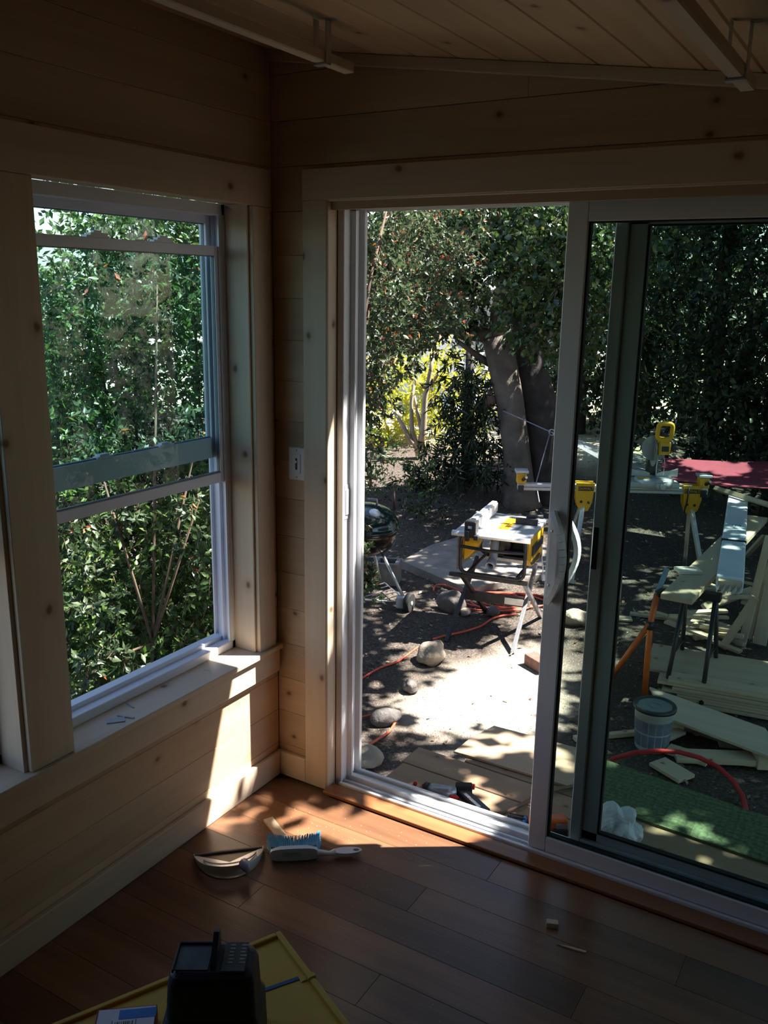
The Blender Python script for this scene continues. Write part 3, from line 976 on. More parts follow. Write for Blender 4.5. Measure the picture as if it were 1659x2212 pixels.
# paper carton with tape
p = at(300, 2196, 'z', YZ + 0.035)
bx = thing('carton', 'small white and red carton with blue tape on the yellow chest', 'carton', (p.x - 0.012, p.y - 0.030, YZ - 0.003), ca + 0.12)
CART = pm('red_card', (0.40, 0.03, 0.03), (0.33, 0.025, 0.025), 12, 0.6)
b = MB(); b.box((-0.058, -0.055, 0.0), (0.062, 0.045, 0.038), 0.0015); b.build('carton_body', CART, bx)
slab_box('paper_label', (-0.054, -0.050, 0.0381), (0.060, 0.041, 0.0387), pm('white_paper', (0.75, 0.74, 0.78), (0.7, 0.69, 0.73), 20, 0.7), bx)
slab_box('tape', (-0.012, 0.012, 0.0388), (0.062, 0.036, 0.0393), pm('bright_blue_tape', (0.05, 0.22, 0.65), (0.04, 0.18, 0.55), 20, 0.6), bx)
b = MB()
for i in range(9):
    b.box((-0.018 + i * 0.0042, -0.022, 0.0388), (-0.018 + i * 0.0042 + random.choice((0.0012, 0.0024)), 0.006, 0.0391))
b.box((-0.024, -0.028, 0.0388), (0.024, -0.027, 0.0391)); b.box((-0.024, -0.028, 0.0388), (-0.023, 0.010, 0.0391)); b.box((0.023, -0.028, 0.0388), (0.024, 0.010, 0.0391))
b.build('barcode', BLACK, bx)

# ================================================================== OUTSIDE: GROUND AND DECK
def ground_material():
    m, N, L, b = new_mat('yard_soil')
    tc = N.new('ShaderNodeTexCoord')
    n1 = N.new('ShaderNodeTexNoise'); n1.inputs['Scale'].default_value = 1.3; n1.inputs['Detail'].default_value = 6
    L.new(tc.outputs['Object'], n1.inputs['Vector'])
    n2 = N.new('ShaderNodeTexNoise'); n2.inputs['Scale'].default_value = 60; n2.inputs['Detail'].default_value = 4
    L.new(tc.outputs['Object'], n2.inputs['Vector'])
    soil = ramp(N, [(0.3, (0.045, 0.037, 0.032)), (0.55, (0.10, 0.082, 0.068)), (0.75, (0.18, 0.15, 0.125))])
    L.new(n2.outputs['Fac'], soil.inputs['Fac'])
    vo = N.new('ShaderNodeTexVoronoi'); vo.inputs['Scale'].default_value = 45; vo.feature = 'F1'
    L.new(tc.outputs['Object'], vo.inputs['Vector'])
    chips = ramp(N, [(0.0, (1, 1, 1)), (0.16, (0.8, 0.8, 0.8)), (0.30, (0, 0, 0))])
    L.new(vo.outputs['Distance'], chips.inputs['Fac'])
    sep = N.new('ShaderNodeSeparateColor'); L.new(vo.outputs['Color'], sep.inputs[0])
    gt = N.new('ShaderNodeMath'); gt.operation = 'GREATER_THAN'; gt.inputs[1].default_value = 0.62; L.new(sep.outputs[0], gt.inputs[0])
    cm = N.new('ShaderNodeMath'); cm.operation = 'MULTIPLY'; L.new(chips.outputs[0], cm.inputs[0]); L.new(gt.outputs[0], cm.inputs[1])
    chipcol = ramp(N, [(0.2, (0.13, 0.085, 0.06)), (0.6, (0.28, 0.22, 0.17)), (0.9, (0.48, 0.42, 0.36))])
    L.new(sep.outputs[1], chipcol.inputs['Fac'])
    mx = N.new('ShaderNodeMix'); mx.data_type = 'RGBA'
    L.new(cm.outputs[0], mx.inputs['Factor']); L.new(soil.outputs[0], mx.inputs['A']); L.new(chipcol.outputs[0], mx.inputs['B'])
    # sawdust lying where the saw throws it
    sx = N.new('ShaderNodeVectorMath'); sx.operation = 'SUBTRACT'; sx.inputs[1].default_value = (-0.15, 2.35, 0); L.new(tc.outputs['Object'], sx.inputs[0])
    sc_ = N.new('ShaderNodeVectorMath'); sc_.operation = 'MULTIPLY'; sc_.inputs[1].default_value = (1.5, 0.85, 0); L.new(sx.outputs[0], sc_.inputs[0])
    ln = N.new('ShaderNodeVectorMath'); ln.operation = 'LENGTH'; L.new(sc_.outputs[0], ln.inputs[0])
    ad = N.new('ShaderNodeMath'); ad.operation = 'MULTIPLY_ADD'; ad.inputs[1].default_value = 1.1; L.new(n1.outputs['Fac'], ad.inputs[0]); L.new(ln.outputs['Value'], ad.inputs[2])
    ad2 = N.new('ShaderNodeMath'); ad2.operation = 'MULTIPLY_ADD'; ad2.inputs[1].default_value = 0.5; L.new(n2.outputs['Fac'], ad2.inputs[0]); L.new(ad.outputs[0], ad2.inputs[2])
    sm = ramp(N, [(0.50, (1, 1, 1)), (0.80, (0.0, 0.0, 0.0))])
    hv = N.new('ShaderNodeMath'); hv.operation = 'MULTIPLY'; hv.inputs[1].default_value = 0.5; L.new(ad2.outputs[0], hv.inputs[0]); L.new(hv.outputs[0], sm.inputs['Fac'])
    mx2 = N.new('ShaderNodeMix'); mx2.data_type = 'RGBA'
    L.new(sm.outputs[0], mx2.inputs['Factor']); L.new(mx.outputs['Result'], mx2.inputs['A']); mx2.inputs['B'].default_value = (0.60, 0.52, 0.42, 1)
    sy = N.new('ShaderNodeSeparateXYZ'); L.new(tc.outputs['Object'], sy.inputs[0])
    fy = N.new('ShaderNodeMath'); fy.operation = 'MULTIPLY_ADD'; fy.inputs[1].default_value = 2.0; L.new(n1.outputs['Fac'], fy.inputs[0]); L.new(sy.outputs['Y'], fy.inputs[2])
    fm = N.new('ShaderNodeMapRange'); fm.inputs['From Min'].default_value = 8.6; fm.inputs['From Max'].default_value = 9.6; L.new(fy.outputs[0], fm.inputs['Value'])
    fx_ = N.new('ShaderNodeMapRange'); fx_.inputs['From Min'].default_value = -0.5; fx_.inputs['From Max'].default_value = -1.5; L.new(sy.outputs['X'], fx_.inputs['Value'])
    fmm = N.new('ShaderNodeMath'); fmm.operation = 'MULTIPLY'; L.new(fm.outputs[0], fmm.inputs[0]); L.new(fx_.outputs[0], fmm.inputs[1])
    mx3 = N.new('ShaderNodeMix'); mx3.data_type = 'RGBA'
    L.new(fmm.outputs[0], mx3.inputs['Factor']); L.new(mx2.outputs['Result'], mx3.inputs['A']); mx3.inputs['B'].default_value = (0.56, 0.48, 0.34, 1)  # far yard painted paler: dry grass with sunlight put into the colour
    L.new(mx3.outputs['Result'], b.inputs['Base Color'])
    b.inputs['Roughness'].default_value = 0.95
    b.inputs['Specular IOR Level'].default_value = 0.1
    ah = N.new('ShaderNodeMath'); ah.operation = 'ADD'; L.new(n2.outputs['Fac'], ah.inputs[0]); L.new(cm.outputs[0], ah.inputs[1])
    bp = N.new('ShaderNodeBump'); bp.inputs['Strength'].default_value = 0.7; bp.inputs['Distance'].default_value = 0.02
    L.new(ah.outputs[0], bp.inputs['Height']); L.new(bp.outputs['Normal'], b.inputs['Normal'])
    return m


def axis_pts(lo, hi, a, b, fine, coarse):
    out = []; v = lo
    while v < hi:
        out.append(v); v += fine if a <= v <= b else coarse
    return out + [hi]


gx = axis_pts(-26, 18, -3.5, 3.5, 0.16, 0.8); gy = axis_pts(-8, 30, 0.0, 7.5, 0.16, 0.8)
vs = [(x, y, gz(x, y) + 0.012 * math.sin(3.1 * x + 1.7 * y) * math.sin(2.3 * y - 1.1 * x)) for y in gy for x in gx]
nx = len(gx)
fs = [(j * nx + i, j * nx + i + 1, (j + 1) * nx + i + 1, (j + 1) * nx + i) for j in range(len(gy) - 1) for i in range(nx - 1)]
gm = MB(); gm.add(vs, fs, True)
GROUND = struct(gm.build('ground', ground_material(), None, False))

# leaf litter and chips
LIT = leaf_mat('leaf_litter', [(0.0, (0.10, 0.06, 0.04)), (0.4, (0.22, 0.15, 0.10)), (0.8, (0.36, 0.28, 0.21)), (1.0, (0.55, 0.49, 0.42))], rough=0.8, trans=0.1, spec=0.1)


def leaf_mesh(name, P, D, Nn, size, aspect, tint, mat, parent=None, fold=0.12):
    """many folded leaf blades in one mesh; P base points, D axes, Nn normals"""
    n = len(P)
    D = D / np.linalg.norm(D, axis=1, keepdims=True)
    S = np.cross(Nn, D); S /= (np.linalg.norm(S, axis=1, keepdims=True) + 1e-9)
    Nn = np.cross(D, S)
    l = size[:, None]; w = l * aspect * 0.5
    v = np.stack([P, P + D * l * 0.45 + S * w, P + D * l * 0.45 - S * w, P + D * l - Nn * l * 0.10, P + D * l * 0.5 - Nn * l * fold], axis=1).reshape(-1, 3)
    base = (np.arange(n) * 5)[:, None]
    tri = np.array([[0, 4, 1], [4, 3, 1], [0, 2, 4], [4, 2, 3]]).reshape(1, 12)
    idx = (base + tri).reshape(-1)
    me = bpy.data.meshes.new(name)
    me.vertices.add(n * 5); me.vertices.foreach_set('co', v.astype(np.float32).ravel())
    me.loops.add(n * 12); me.loops.foreach_set('vertex_index', idx.astype(np.int32))
    me.polygons.add(n * 4); me.polygons.foreach_set('loop_start', np.arange(0, n * 12, 3, dtype=np.int32))
    a = me.attributes.new('tint', 'FLOAT', 'FACE'); a.data.foreach_set('value', np.repeat(tint, 4).astype(np.float32))
    me.update(calc_edges=True)
    return link(name, me, mat, parent)


def rnd_dirs(n):
    d = RNG.normal(size=(n, 3)); return d / np.linalg.norm(d, axis=1, keepdims=True)


n = 5200
P = np.zeros((n, 3))
P[:, 0] = RNG.uniform(-4.5, 2.8, n); P[:, 1] = RNG.uniform(1.0, 8.5, n)
keep = np.array([not (abs(p[0] + 0.2) < 0.65 and 1.2 < p[1] < 3.4) or RNG.random() < 0.12 for p in P])
P = P[keep]; n = len(P)
P[:, 2] = [gz(p[0], p[1]) + 0.014 for p in P]
D = rnd_dirs(n); D[:, 2] *= 0.15
Nn = rnd_dirs(n) * 0.35 + np.array([0, 0, 1])
lt = leaf_mesh('leaf_litter', P, D, Nn, RNG.uniform(0.02, 0.06, n), 0.45, RNG.random(n), LIT, GROUND)
tag(lt, kind='stuff')

# ---- deck outside the door
deck = struct(thing('deck', None, None, (0.30, 0.43, -0.08), math.radians(-2.0)))
for i, (a, b, x0) in enumerate(((-0.289, -0.149, 0.02), (-0.143, -0.003, 0.0), (0.003, 0.143, -0.012), (0.149, 0.289, 0.20), (0.295, 0.435, 0.20))):
    L_ = 2.9 - x0
    plank('deck_board', L_, b - a, 0.036, DECKW, deck, (x0 + L_ / 2, (a + b) / 2, -0.018), XV, ZV, 0.004)
for x in (0.35, 1.1, 1.9, 2.7):
    plank('joist', 0.70, 0.038, 0.14, DECKW, deck, (x, 0.07, -0.108), YV, ZV, 0.002)
    for yy in (-0.2, 0.33):
        b = MB(); b.box((x - 0.045, yy - 0.045, G + 0.06), (x + 0.045, yy + 0.045, -0.178), 0.003); b.build('post', DECKW, deck)

# plywood sheet on the deck
zc = -0.077
sh = MB()
sh.prism([(0.445, 0.600, zc), (0.452, 0.735, zc), (0.492, 0.895, zc), (0.90, 0.905, zc), (0.95, 0.60, zc)], (0, 0, 0.009))
tag(sh.build('plywood_sheet', PLY), 'thin plywood sheet lying on the deck beyond the nail gun', 'plywood')
# green carpet
def carpet_mat():
    m, N, L, b = new_mat('green_carpet')
    tc = N.new('ShaderNodeTexCoord')
    no = N.new('ShaderNodeTexNoise'); no.inputs['Scale'].default_value = 90
    L.new(tc.outputs['Object'], no.inputs['Vector'])
    r = ramp(N, [(0.35, (0.075, 0.115, 0.055)), (0.7, (0.15, 0.20, 0.10))])
    L.new(no.outputs['Fac'], r.inputs['Fac']); L.new(r.outputs[0], b.inputs['Base Color'])
    b.inputs['Roughness'].default_value = 0.95
    vo = N.new('ShaderNodeTexVoronoi'); vo.inputs['Scale'].default_value = 38; vo.inputs['Randomness'].default_value = 0.25
    L.new(tc.outputs['Object'], vo.inputs['Vector'])
    bp = N.new('ShaderNodeBump'); bp.inputs['Strength'].default_value = 0.8; bp.inputs['Distance'].default_value = 0.01
    L.new(vo.outputs['Distance'], bp.inputs['Height']); L.new(bp.outputs['Normal'], b.inputs['Normal'])
    return m


sh = MB()
sh.prism([(0.975, 0.880, -0.079), (0.985, 0.545, -0.079), (2.5, 0.455, -0.079), (2.5, 0.66, -0.079), (1.49, 0.812, -0.079)], (0, 0, 0.010))
tag(sh.build('green_carpet', carpet_mat()), 'green dimpled outdoor carpet laid on the deck boards', 'carpet')

# ---- nail gun on the deck
dz = -0.078
SILV = pm('silver_cast_body', (0.36, 0.38, 0.42), (0.28, 0.30, 0.34), 20, 0.3, 0.5)
base = at(985, 1722, 'z', dz)
ng = thing('nail_gun', 'silver and black nail gun with red trigger lying on the deck', 'nail gun', base)


def lo(px, py, h):
    p = at(px, py, 'z', dz + h) - base
    p.z = h
    return p


b = MB(); b.tube([lo(925, 1702, 0.03), lo(938, 1706, 0.03), lo(968, 1712, 0.03), lo(985, 1712, 0.03)], [0.018, 0.025, 0.026, 0.021], 14); b.build('motor_housing', SILV, ng)
b = MB(); b.tube([lo(918, 1700, 0.03), lo(927, 1703, 0.03)], 0.021, 12); b.build('end_cap', BLACK, ng)
b = MB(); b.bar(lo(984, 1702, 0.035), lo(1020, 1703, 0.035), 0.030, 0.035, bev=0.004); b.build('grip', RUBBER, ng)
b = MB(); b.bar(lo(990, 1703, 0.026), lo(1049, 1757, 0.026), 0.042, 0.026, bev=0.003); b.build('magazine', BLACK, ng)
b = MB(); b.bar(lo(1003, 1713, 0.0405), lo(1036, 1743, 0.0405), 0.012, 0.0015); b.build('magazine_label', pm('label_white_orange', (0.8, 0.8, 0.78), (0.75, 0.25, 0.05), 30, 0.5, lo=0.42, hi=0.46), ng)
b = MB(); b.bar(lo(972, 1722, 0.025), lo(990, 1726, 0.025), 0.014, 0.02, bev=0.003); b.build('trigger', RED, ng)
b = MB(); b.bar(lo(1018, 1699, 0.035), lo(1026, 1700, 0.035), 0.016, 0.02, bev=0.003); b.build('hook', RED, ng)
for (px, py) in ((897, 1692), (916, 1697)):
    b = MB(); b.tube([lo(px, py, 0.004), lo(px, py, 0.030)], [0.009, 0.006], 10); b.build('red_cap', RED, ng)

# ---- orange tool half behind the door stile
base = at(1165, 1790, 'z', dz)
ot = thing('power_tool', 'orange and black power tool lying on the deck behind the door stile', 'power tool', base)
b = MB(); b.tube([lo(1098, 1768, 0.030), lo(1136, 1776, 0.030)], 0.017, 10); b.build('barrel', SILV, ot)
b = MB()
for q in (0.008, 0.024):
    b.tube([lo(1098, 1768, 0.030) + Vector((0, -q + 0.015, 0.016)), lo(1136, 1776, 0.030) + Vector((0, -q + 0.015, 0.016))], 0.0045, 6)
b.build('barrel_ribs', BLACK, ot)
b = MB(); b.tube([lo(1131, 1775, 0.030), lo(1140, 1777, 0.030)], 0.021, 12); b.build('collar', pm('blue_plastic', (0.05, 0.22, 0.6), (0.04, 0.18, 0.5), 20, 0.4), ot)
b = MB(); b.bar(lo(1140, 1776, 0.032), lo(1226, 1778, 0.040), 0.050, 0.052, bev=0.012); b.build('housing', ORANGE, ot)
b = MB(); b.bar(lo(1190, 1790, 0.016), lo(1224, 1790, 0.016), 0.06, 0.030, bev=0.006); b.build('battery', BLACK, ot)
b = MB(); b.bar(lo(1200, 1781, 0.040), lo(1224, 1781, 0.040), 0.03, 0.02, bev=0.002); b.build('grey_panel', pm('mid_grey_plastic', (0.3, 0.3, 0.3), None, 20, 0.5), ot)

# ---- brown hose over the deck
b = MB()
hp = [at(px, py, 'z', dz + 0.012) for px, py in ((1068, 1758), (1085, 1757), (1105, 1749), (1128, 1737), (1150, 1724), (1180, 1711), (1210, 1703), (1240, 1698), (1275, 1690))]
b.tube(hp, 0.0075, 8)
tag(b.build('air_hose', pm('brown_hose_rubber', (0.16, 0.09, 0.05), (0.12, 0.065, 0.035), 14, 0.5)), 'thin brown air hose curving across the deck boards', 'hose')


# ---- crumpled plastic bag
def blob(name, r, seed, amp, mat, parent=None, sub=3, sharp=False, scale=(1, 1, 1), flat=None):
    rn = random.Random(seed)
    bm = bmesh.new(); bmesh.ops.create_icosphere(bm, subdivisions=sub, radius=1)
    dirs = [(Vector((rn.gauss(0, 1), rn.gauss(0, 1), rn.gauss(0, 1))).normalized(), rn.uniform(0.3, 1), rn.uniform(1.5, 4.5)) for _ in range(14)]
    for v in bm.verts:
        p = v.co.normalized(); s_ = 0
        for (d_, w_, f_) in dirs:
            q = p.dot(d_)
            s_ += w_ * (abs(math.sin(f_ * 1.5 * q)) - 0.5 if sharp else math.sin(f_ * q * 1.6)) / 4
        v.co = p * (1 + amp * s_)
        v.co = Vector((v.co.x * scale[0] * r, v.co.y * scale[1] * r, v.co.z * scale[2] * r))
        if flat is not None and v.co.z < -flat * r:
            v.co.z = -flat * r
    me = bpy.data.meshes.new(name)
    for f in bm.faces: f.smooth = not sharp
    bm.to_mesh(me); bm.free()
    return link(name, me, mat, parent)


BAG = pm('white_plastic_film', (0.80, 0.83, 0.88), (0.70, 0.74, 0.82), 9, 0.3, trans=0.1)
p = at(1328, 1790, 'z', dz + 0.05)
o = blob('plastic_bag', 0.072, 9, 0.75, BAG, None, 4, True, (1.1, 0.9, 0.85), 0.75)
o.location = (p.x, p.y, dz + 0.058)
tag(o, 'crumpled white plastic bag lying on the deck behind the glass', 'plastic bag')

# ================================================================== OUTSIDE: TABLE SAW ON ITS STAND
TS = Vector((-0.545, 3.31, G)); TA = 0.16
st = thing('saw_stand', 'folding metal stand with crossed legs under the table saw', 'saw stand', TS, TA)
TM = rotz(TA, TS).inverted()


def tl(px, py, z):             # local point on the stand frame for a foot pixel
    return TM @ at(px, py, 'z', z)


feet = [tl(963, 1388, G), tl(1050, 1322, G), tl(1107, 1411, G), tl(1168, 1333, G)]
feet = [Vector((f.x, f.y, 0.0)) for f in feet]
top_z = 0.475
for (fa_, fb_, mt) in ((feet[0], feet[1], DSTEEL), (feet[2], feet[3], STEEL)):
    x = (fa_.x + fb_.x) / 2
    for i, (f_, yo) in enumerate(((fa_, 0.25), (fb_, -0.25))):
        b = MB(); b.bar(f_ + Vector((0, 0, 0.002)), Vector((x + (0.012 if i else -0.012), yo, top_z)), 0.028, 0.028, up=(1, 0, 0), bev=0.002); b.build('leg', mt, st)
b = MB(); b.bar((feet[0].x + 0.02, 0.0, 0.245), (feet[2].x - 0.02, 0.0, 0.245), 0.012, 0.075); b.build('cross_brace', DSTEEL, st)
b = MB(); b.bar((feet[2].x - 0.16, -0.012, 0.245), (feet[2].x + 0.03, -0.012, 0.245), 0.006, 0.05); b.build('brace_plate', STEEL, st)
for yo in (-0.25, 0.25):
    b = MB(); b.bar((feet[0].x - 0.03, yo, top_z), (feet[2].x + 0.05, yo, top_z), 0.032, 0.026, bev=0.002); b.build('top_rail', DSTEEL if yo < 0 else STEEL, st)

ts = thing('table_saw', 'yellow and silver jobsite table saw with white rip fence', 'table saw', TS + Vector((0, 0, top_z + 0.013)), TA)
H0 = 0.81 - top_z - 0.013       # table surface above the cage bottom
b = MB(); b.box((-0.255, -0.275, H0 - 0.022), (0.275, 0.30, H0), 0.004); b.build('table_top', ALU, ts)
b = MB()
prof = [(-0.002, 0.0), (-0.024, -0.004), (-0.034, -0.016), (-0.030, -0.032), (-0.012, -0.038), (0.0, -0.036)]
b.prism([(-0.275, -0.275 + y, H0 - 0.002 + z) for y, z in prof], (0.555, 0, 0)); b.build('front_rail', pm('brushed_rail', (0.85, 0.86, 0.9), (0.75, 0.76, 0.8), 25, 0.3, 0.5), ts)
b = MB(); b.box((-0.275, 0.30, H0 - 0.035), (0.28, 0.325, H0 - 0.004), 0.003); b.build('rear_rail', ALU, ts)
slab_box('miter_slot', (0.135, -0.277, H0 - 0.002), (0.152, 0.302, H0 + 0.0006), pm('slot_shadow_steel', (0.35, 0.36, 0.38), None, 20, 0.4, 0.6), ts)
b = MB(); b.box((0.005, -0.13, H0 - 0.001), (0.085, 0.20, H0 + 0.0015), 0.0006); b.build('throat_plate', YEL, ts)
b = MB(); b.box((0.047, -0.10, H0 + 0.0012), (0.051, 0.13, H0 + 0.002)); b.box((0.02, -0.12, H0 + 0.0012), (0.035, -0.1, H0 + 0.002)); b.build('blade_slot', BLACK, ts)
fe = MB(); fe.box((-0.150, -0.26, H0 + 0.001), (-0.112, 0.30, H0 + 0.095), 0.004); fo = fe.build('rip_fence', WHITE, ts)
b = MB(); b.box((-0.112, -0.20, H0 + 0.02), (-0.104, 0.30, H0 + 0.085), 0.003); b.build('fence_face', WHITE, fo)
b = MB(); b.box((-0.176, -0.335, H0 - 0.035), (-0.092, -0.255, H0 + 0.085), 0.010); b.build('fence_head', BLACK, fo)
b = MB(); b.box((-0.165, -0.352, H0 - 0.055), (-0.135, -0.325, H0 + 0.02), 0.006); b.box((-0.106, -0.345, H0 - 0.045), (-0.072, -0.30, H0 - 0.010), 0.006); b.build('fence_lever', BLACK, fo)
slab_box('fence_badge', (-0.148, -0.3365, H0 + 0.035), (-0.122, -0.3348, H0 + 0.052), pm('blue_white_badge', (0.8, 0.85, 0.95), (0.15, 0.3, 0.75), 40, 0.4), fo)
mg = MB(); mg.box((0.09, 0.06, H0 + 0.001), (0.25, 0.085, H0 + 0.045), 0.004)
mg.prism([(0.17 + 0.075 * math.cos(a), 0.10 + 0.055 * math.sin(a), H0 + 0.004) for a in [math.pi * i / 10 for i in range(11)]], (0, 0, 0.012)); mg.tube([(0.17, 0.12, H0 + 0.01), (0.17, 0.12, H0 + 0.055)], 0.016, 10)
mg.tube([(0.17, 0.12, H0 + 0.045), (0.27, 0.15, H0 + 0.05)], 0.016, 8)
mg.build('miter_gauge', BLACK, ts)
# yellow body panels below the table
for (x0, x1, nm) in ((-0.235, -0.205, 'side_panel'), (0.225, 0.258, 'side_panel')):
    b = MB(); b.prism([(x0, -0.20, H0 - 0.022), (x0, 0.26, H0 - 0.022), (x0, 0.26, 0.10), (x0, 0.16, 0.05), (x0, -0.10, 0.07), (x0, -0.20, 0.14)], (x1 - x0, 0, 0)); b.build(nm, YEL, ts)
b = MB(); b.prism([(0.259, -0.12, 0.22), (0.259, 0.20, 0.22), (0.259, 0.20, 0.16), (0.259, -0.12, 0.15)], (0.012, 0, 0)); b.prism([(0.259, -0.14, 0.11), (0.259, 0.12, 0.11), (0.259, 0.10, 0.08), (0.259, -0.12, 0.09)], (0.012, 0, 0)); b.build('panel_vents', BLACK, ts)
b = MB(); b.prism([(-0.20, -0.22, 0.09), (-0.20, -0.22, 0.285), (-0.08, -0.22, 0.285), (-0.10, -0.22, 0.22), (-0.16, -0.22, 0.13)], (0, 0.10, 0)); b.build('front_guard', YEL, ts)
b = MB(); b.box((-0.03, -0.05, 0.13), (0.20, 0.16, 0.30), 0.01); b.tube([(0.05, -0.09, 0.20), (0.05, -0.04, 0.20)], 0.05, 14); b.build('motor', pm('grey_motor_casting', (0.12, 0.12, 0.115), (0.07, 0.07, 0.068), 25, 0.5, 0.3), ts)
b = MB(); b.box((0.06, -0.14, 0.155), (0.22, -0.05, 0.168)); b.box((0.06, -0.14, 0.12), (0.22, -0.05, 0.132)); b.build('mounting_bars', DSTEEL, ts)
GREYP = pm('grey_dust_pipe', (0.42, 0.44, 0.50), (0.34, 0.36, 0.42), 20, 0.4)
b = MB()
b.tube([(-0.005, -0.10, 0.27), (-0.005, -0.13, 0.20), (-0.006, -0.15, 0.13), (-0.006, -0.175, 0.095)], 0.030, 14)
b.lathe([(0.026, -0.06), (0.026, 0.0), (0.034, 0.0), (0.036, -0.01), (0.034, -0.06)], 18, frame_M((-0.006, -0.245, 0.075), (1, 0, 0), (0, -0.9, -0.25)))
b.build('dust_port', GREYP, ts)
MB().lathe([(0.0, -0.045), (0.026, -0.045)], 16, frame_M((-0.006, -0.245, 0.075), (1, 0, 0), (0, -0.9, -0.25))).build('port_throat', BLACK, ts)


def rounded_loop(x0, x1, z0, z1, y, r, n=5):
    pts = []
    for cx, cz, a0 in ((x1 - r, z1 - r, 0), (x0 + r, z1 - r, 1), (x0 + r, z0 + r, 2), (x1 - r, z0 + r, 3)):
        for i in range(n):
            a = (a0 + i / (n - 1)) * math.pi / 2
            pts.append((cx + r * math.cos(a), y, cz + r * math.sin(a)))
    return pts


for y in (-0.265, 0.265):
    b = MB(); b.tube(rounded_loop(-0.215, 0.245, 0.013, H0 - 0.025, y, 0.05), 0.0135, 8, closed=True); b.build('roll_cage', DSTEEL, ts)
b = MB(); b.tube([(-0.215, -0.268, 0.205), (0.0, -0.275, 0.195), (0.245, -0.268, 0.205)], 0.012, 8); b.build('cage_bar', DSTEEL, ts)
for x in (-0.16, 0.19):
    b = MB(); b.tube([(x, -0.265, 0.014), (x, 0.265, 0.014)], 0.012, 8); b.build('cage_rail', DSTEEL, ts)
b = MB(); b.tube([(0.255, 0.18, 0.20), (0.275, 0.16, 0.14), (0.280, 0.15, 0.06), (0.292, 0.14, 0.0), (0.30, 0.12, -0.05)], 0.0045, 6); b.build('power_cord', WHITE, ts)
b = MB(); b.bar((0.30, 0.12, -0.05), (0.312, 0.10, -0.09), 0.02, 0.026, bev=0.003); b.build('plug', WHITE, ts)
b = MB(); b.box((-0.25, -0.24, 0.02), (-0.238, 0.22, H0 - 0.03), 0.002); b.build('sheet_side', pm('speckled_steel', (0.35, 0.34, 0.32), (0.22, 0.21, 0.2), 60, 0.5, 0.4), ts)

# ================================================================== MITER SAW AND ITS STAND
mL, mR = at(1118, 1046, 'z', 0.15), at(1532, 1053, 'z', 0.15)
mR.y = mL.y + (mR.y - mL.y) * 0.9
mv = (mR - mL); mv.z = 0; ML = mv.length; ma = math.atan2(mv.y, mv.x)
mgz = gz(*((mL + mR) / 2).xy)
ms = thing('miter_saw_stand', 'long metal stand with yellow leg brackets under the miter saw', 'saw stand', (mL.x, mL.y, 0.0), ma)
MI = rotz(ma, (mL.x, mL.y, 0)).inverted()
b = MB(); b.box((0.0, -0.035, 0.105), (ML, 0.035, 0.165), 0.006); b.build('beam', ALU, ms)
slab_box('beam_groove', (0.0, -0.0362, 0.130), (ML, -0.0345, 0.140), pm('groove_grey', (0.3, 0.31, 0.33), None, 20, 0.4, 0.5), ms)


def mx_of(px):                     # distance along the beam that appears at pixel column px
    best = min(range(0, 1001), key=lambda i: abs(_pxof(mL.lerp(mR, i / 1000.0), px)))
    return ML * best / 1000.0


def _pxof(p, px):
    d_ = Vector((p.x, p.y, 0.135)) - CAM
    return W_PX / 2 + F_PX * d_.dot(_rt) / d_.dot(_fw) - px


for bi, px in enumerate((1264, 1492)):
    xb = mx_of(px)
    gl = MI @ Vector((0, 0, 0))
    pl = MB()
    sh_ = [(-0.075, 0.185), (0.085, 0.185), (0.085, 0.06), (0.06, -0.03), (0.02, -0.07), (-0.03, -0.06), (-0.06, 0.02)]
    if bi == 0:
        sh_ = [(-x, z) for x, z in reversed(sh_)]
    pl.prism([(xb + x, -0.05, z) for x, z in sh_], (0, 0.02, 0)); pl.prism([(xb + x, 0.035, z) for x, z in sh_], (0, 0.02, 0))
    br_ = pl.build('leg_bracket', YEL, ms)
    for q in ((-0.035, 0.02), (0.03, 0.015)):
        bo = MB(); bo.lathe([(0, 0.003), (0.012, 0.002), (0.013, 0)], 10, frame_M((xb + q[0], -0.0502, q[1]), (1, 0, 0), (0, -1, 0)))
        bo.build('bolt', BLACK, br_)
    slab_box('name_strip', (xb - 0.066, -0.0512, 0.118), (xb + 0.066, -0.0498, 0.156), BLACK, br_)
    text_mesh('lettering', 'DeWALT', 0.032, YEL, br_, frame_M((xb, -0.0516, 0.137), (1, 0, 0), (0, -1, 0)))
    sg = -1 if bi == 0 else 1
    zg = mgz
    b = MB(); b.bar((xb + sg * 0.01, -0.02, 0.0), (xb + sg * 0.11, -0.30, zg), 0.035, 0.035, bev=0.003); b.build('leg', STEEL, ms)
    b = MB(); b.bar((xb + sg * 0.01, 0.02, 0.0), (xb + sg * 0.11, 0.32, zg), 0.035, 0.035, bev=0.003); b.build('leg', STEEL, ms)
    # work support at the end of the beam
    xe = 0.02 if bi == 0 else ML - 0.05
    b = MB(); b.box((xe - 0.03, -0.05, 0.165), (xe + 0.05, 0.05, 0.255), 0.006); su = b.build('work_support', YEL, ms)
    b = MB(); b.box((xe - 0.045, -0.06, 0.258), (xe + 0.065, 0.06, 0.282), 0.004); b.build('support_plate', ALU, su)
    b = MB(); b.tube([(xe + 0.02, -0.05, 0.20), (xe + 0.04, -0.10, 0.235)], 0.014, 8); b.build('clamp_knob', BLACK, su)
    b = MB(); b.box((xe - 0.02, -0.056, 0.09), (xe + 0.03, -0.049, 0.15)); b.build('clamp_plate', BLACK, su)
b = MB(); b.tube([(mx_of(1484), -0.056, 0.17), (mx_of(1482), -0.058, 0.05), (mx_of(1478), -0.058, -0.05)], 0.006, 6); b.build('hanging_strap', BLACK, ms)

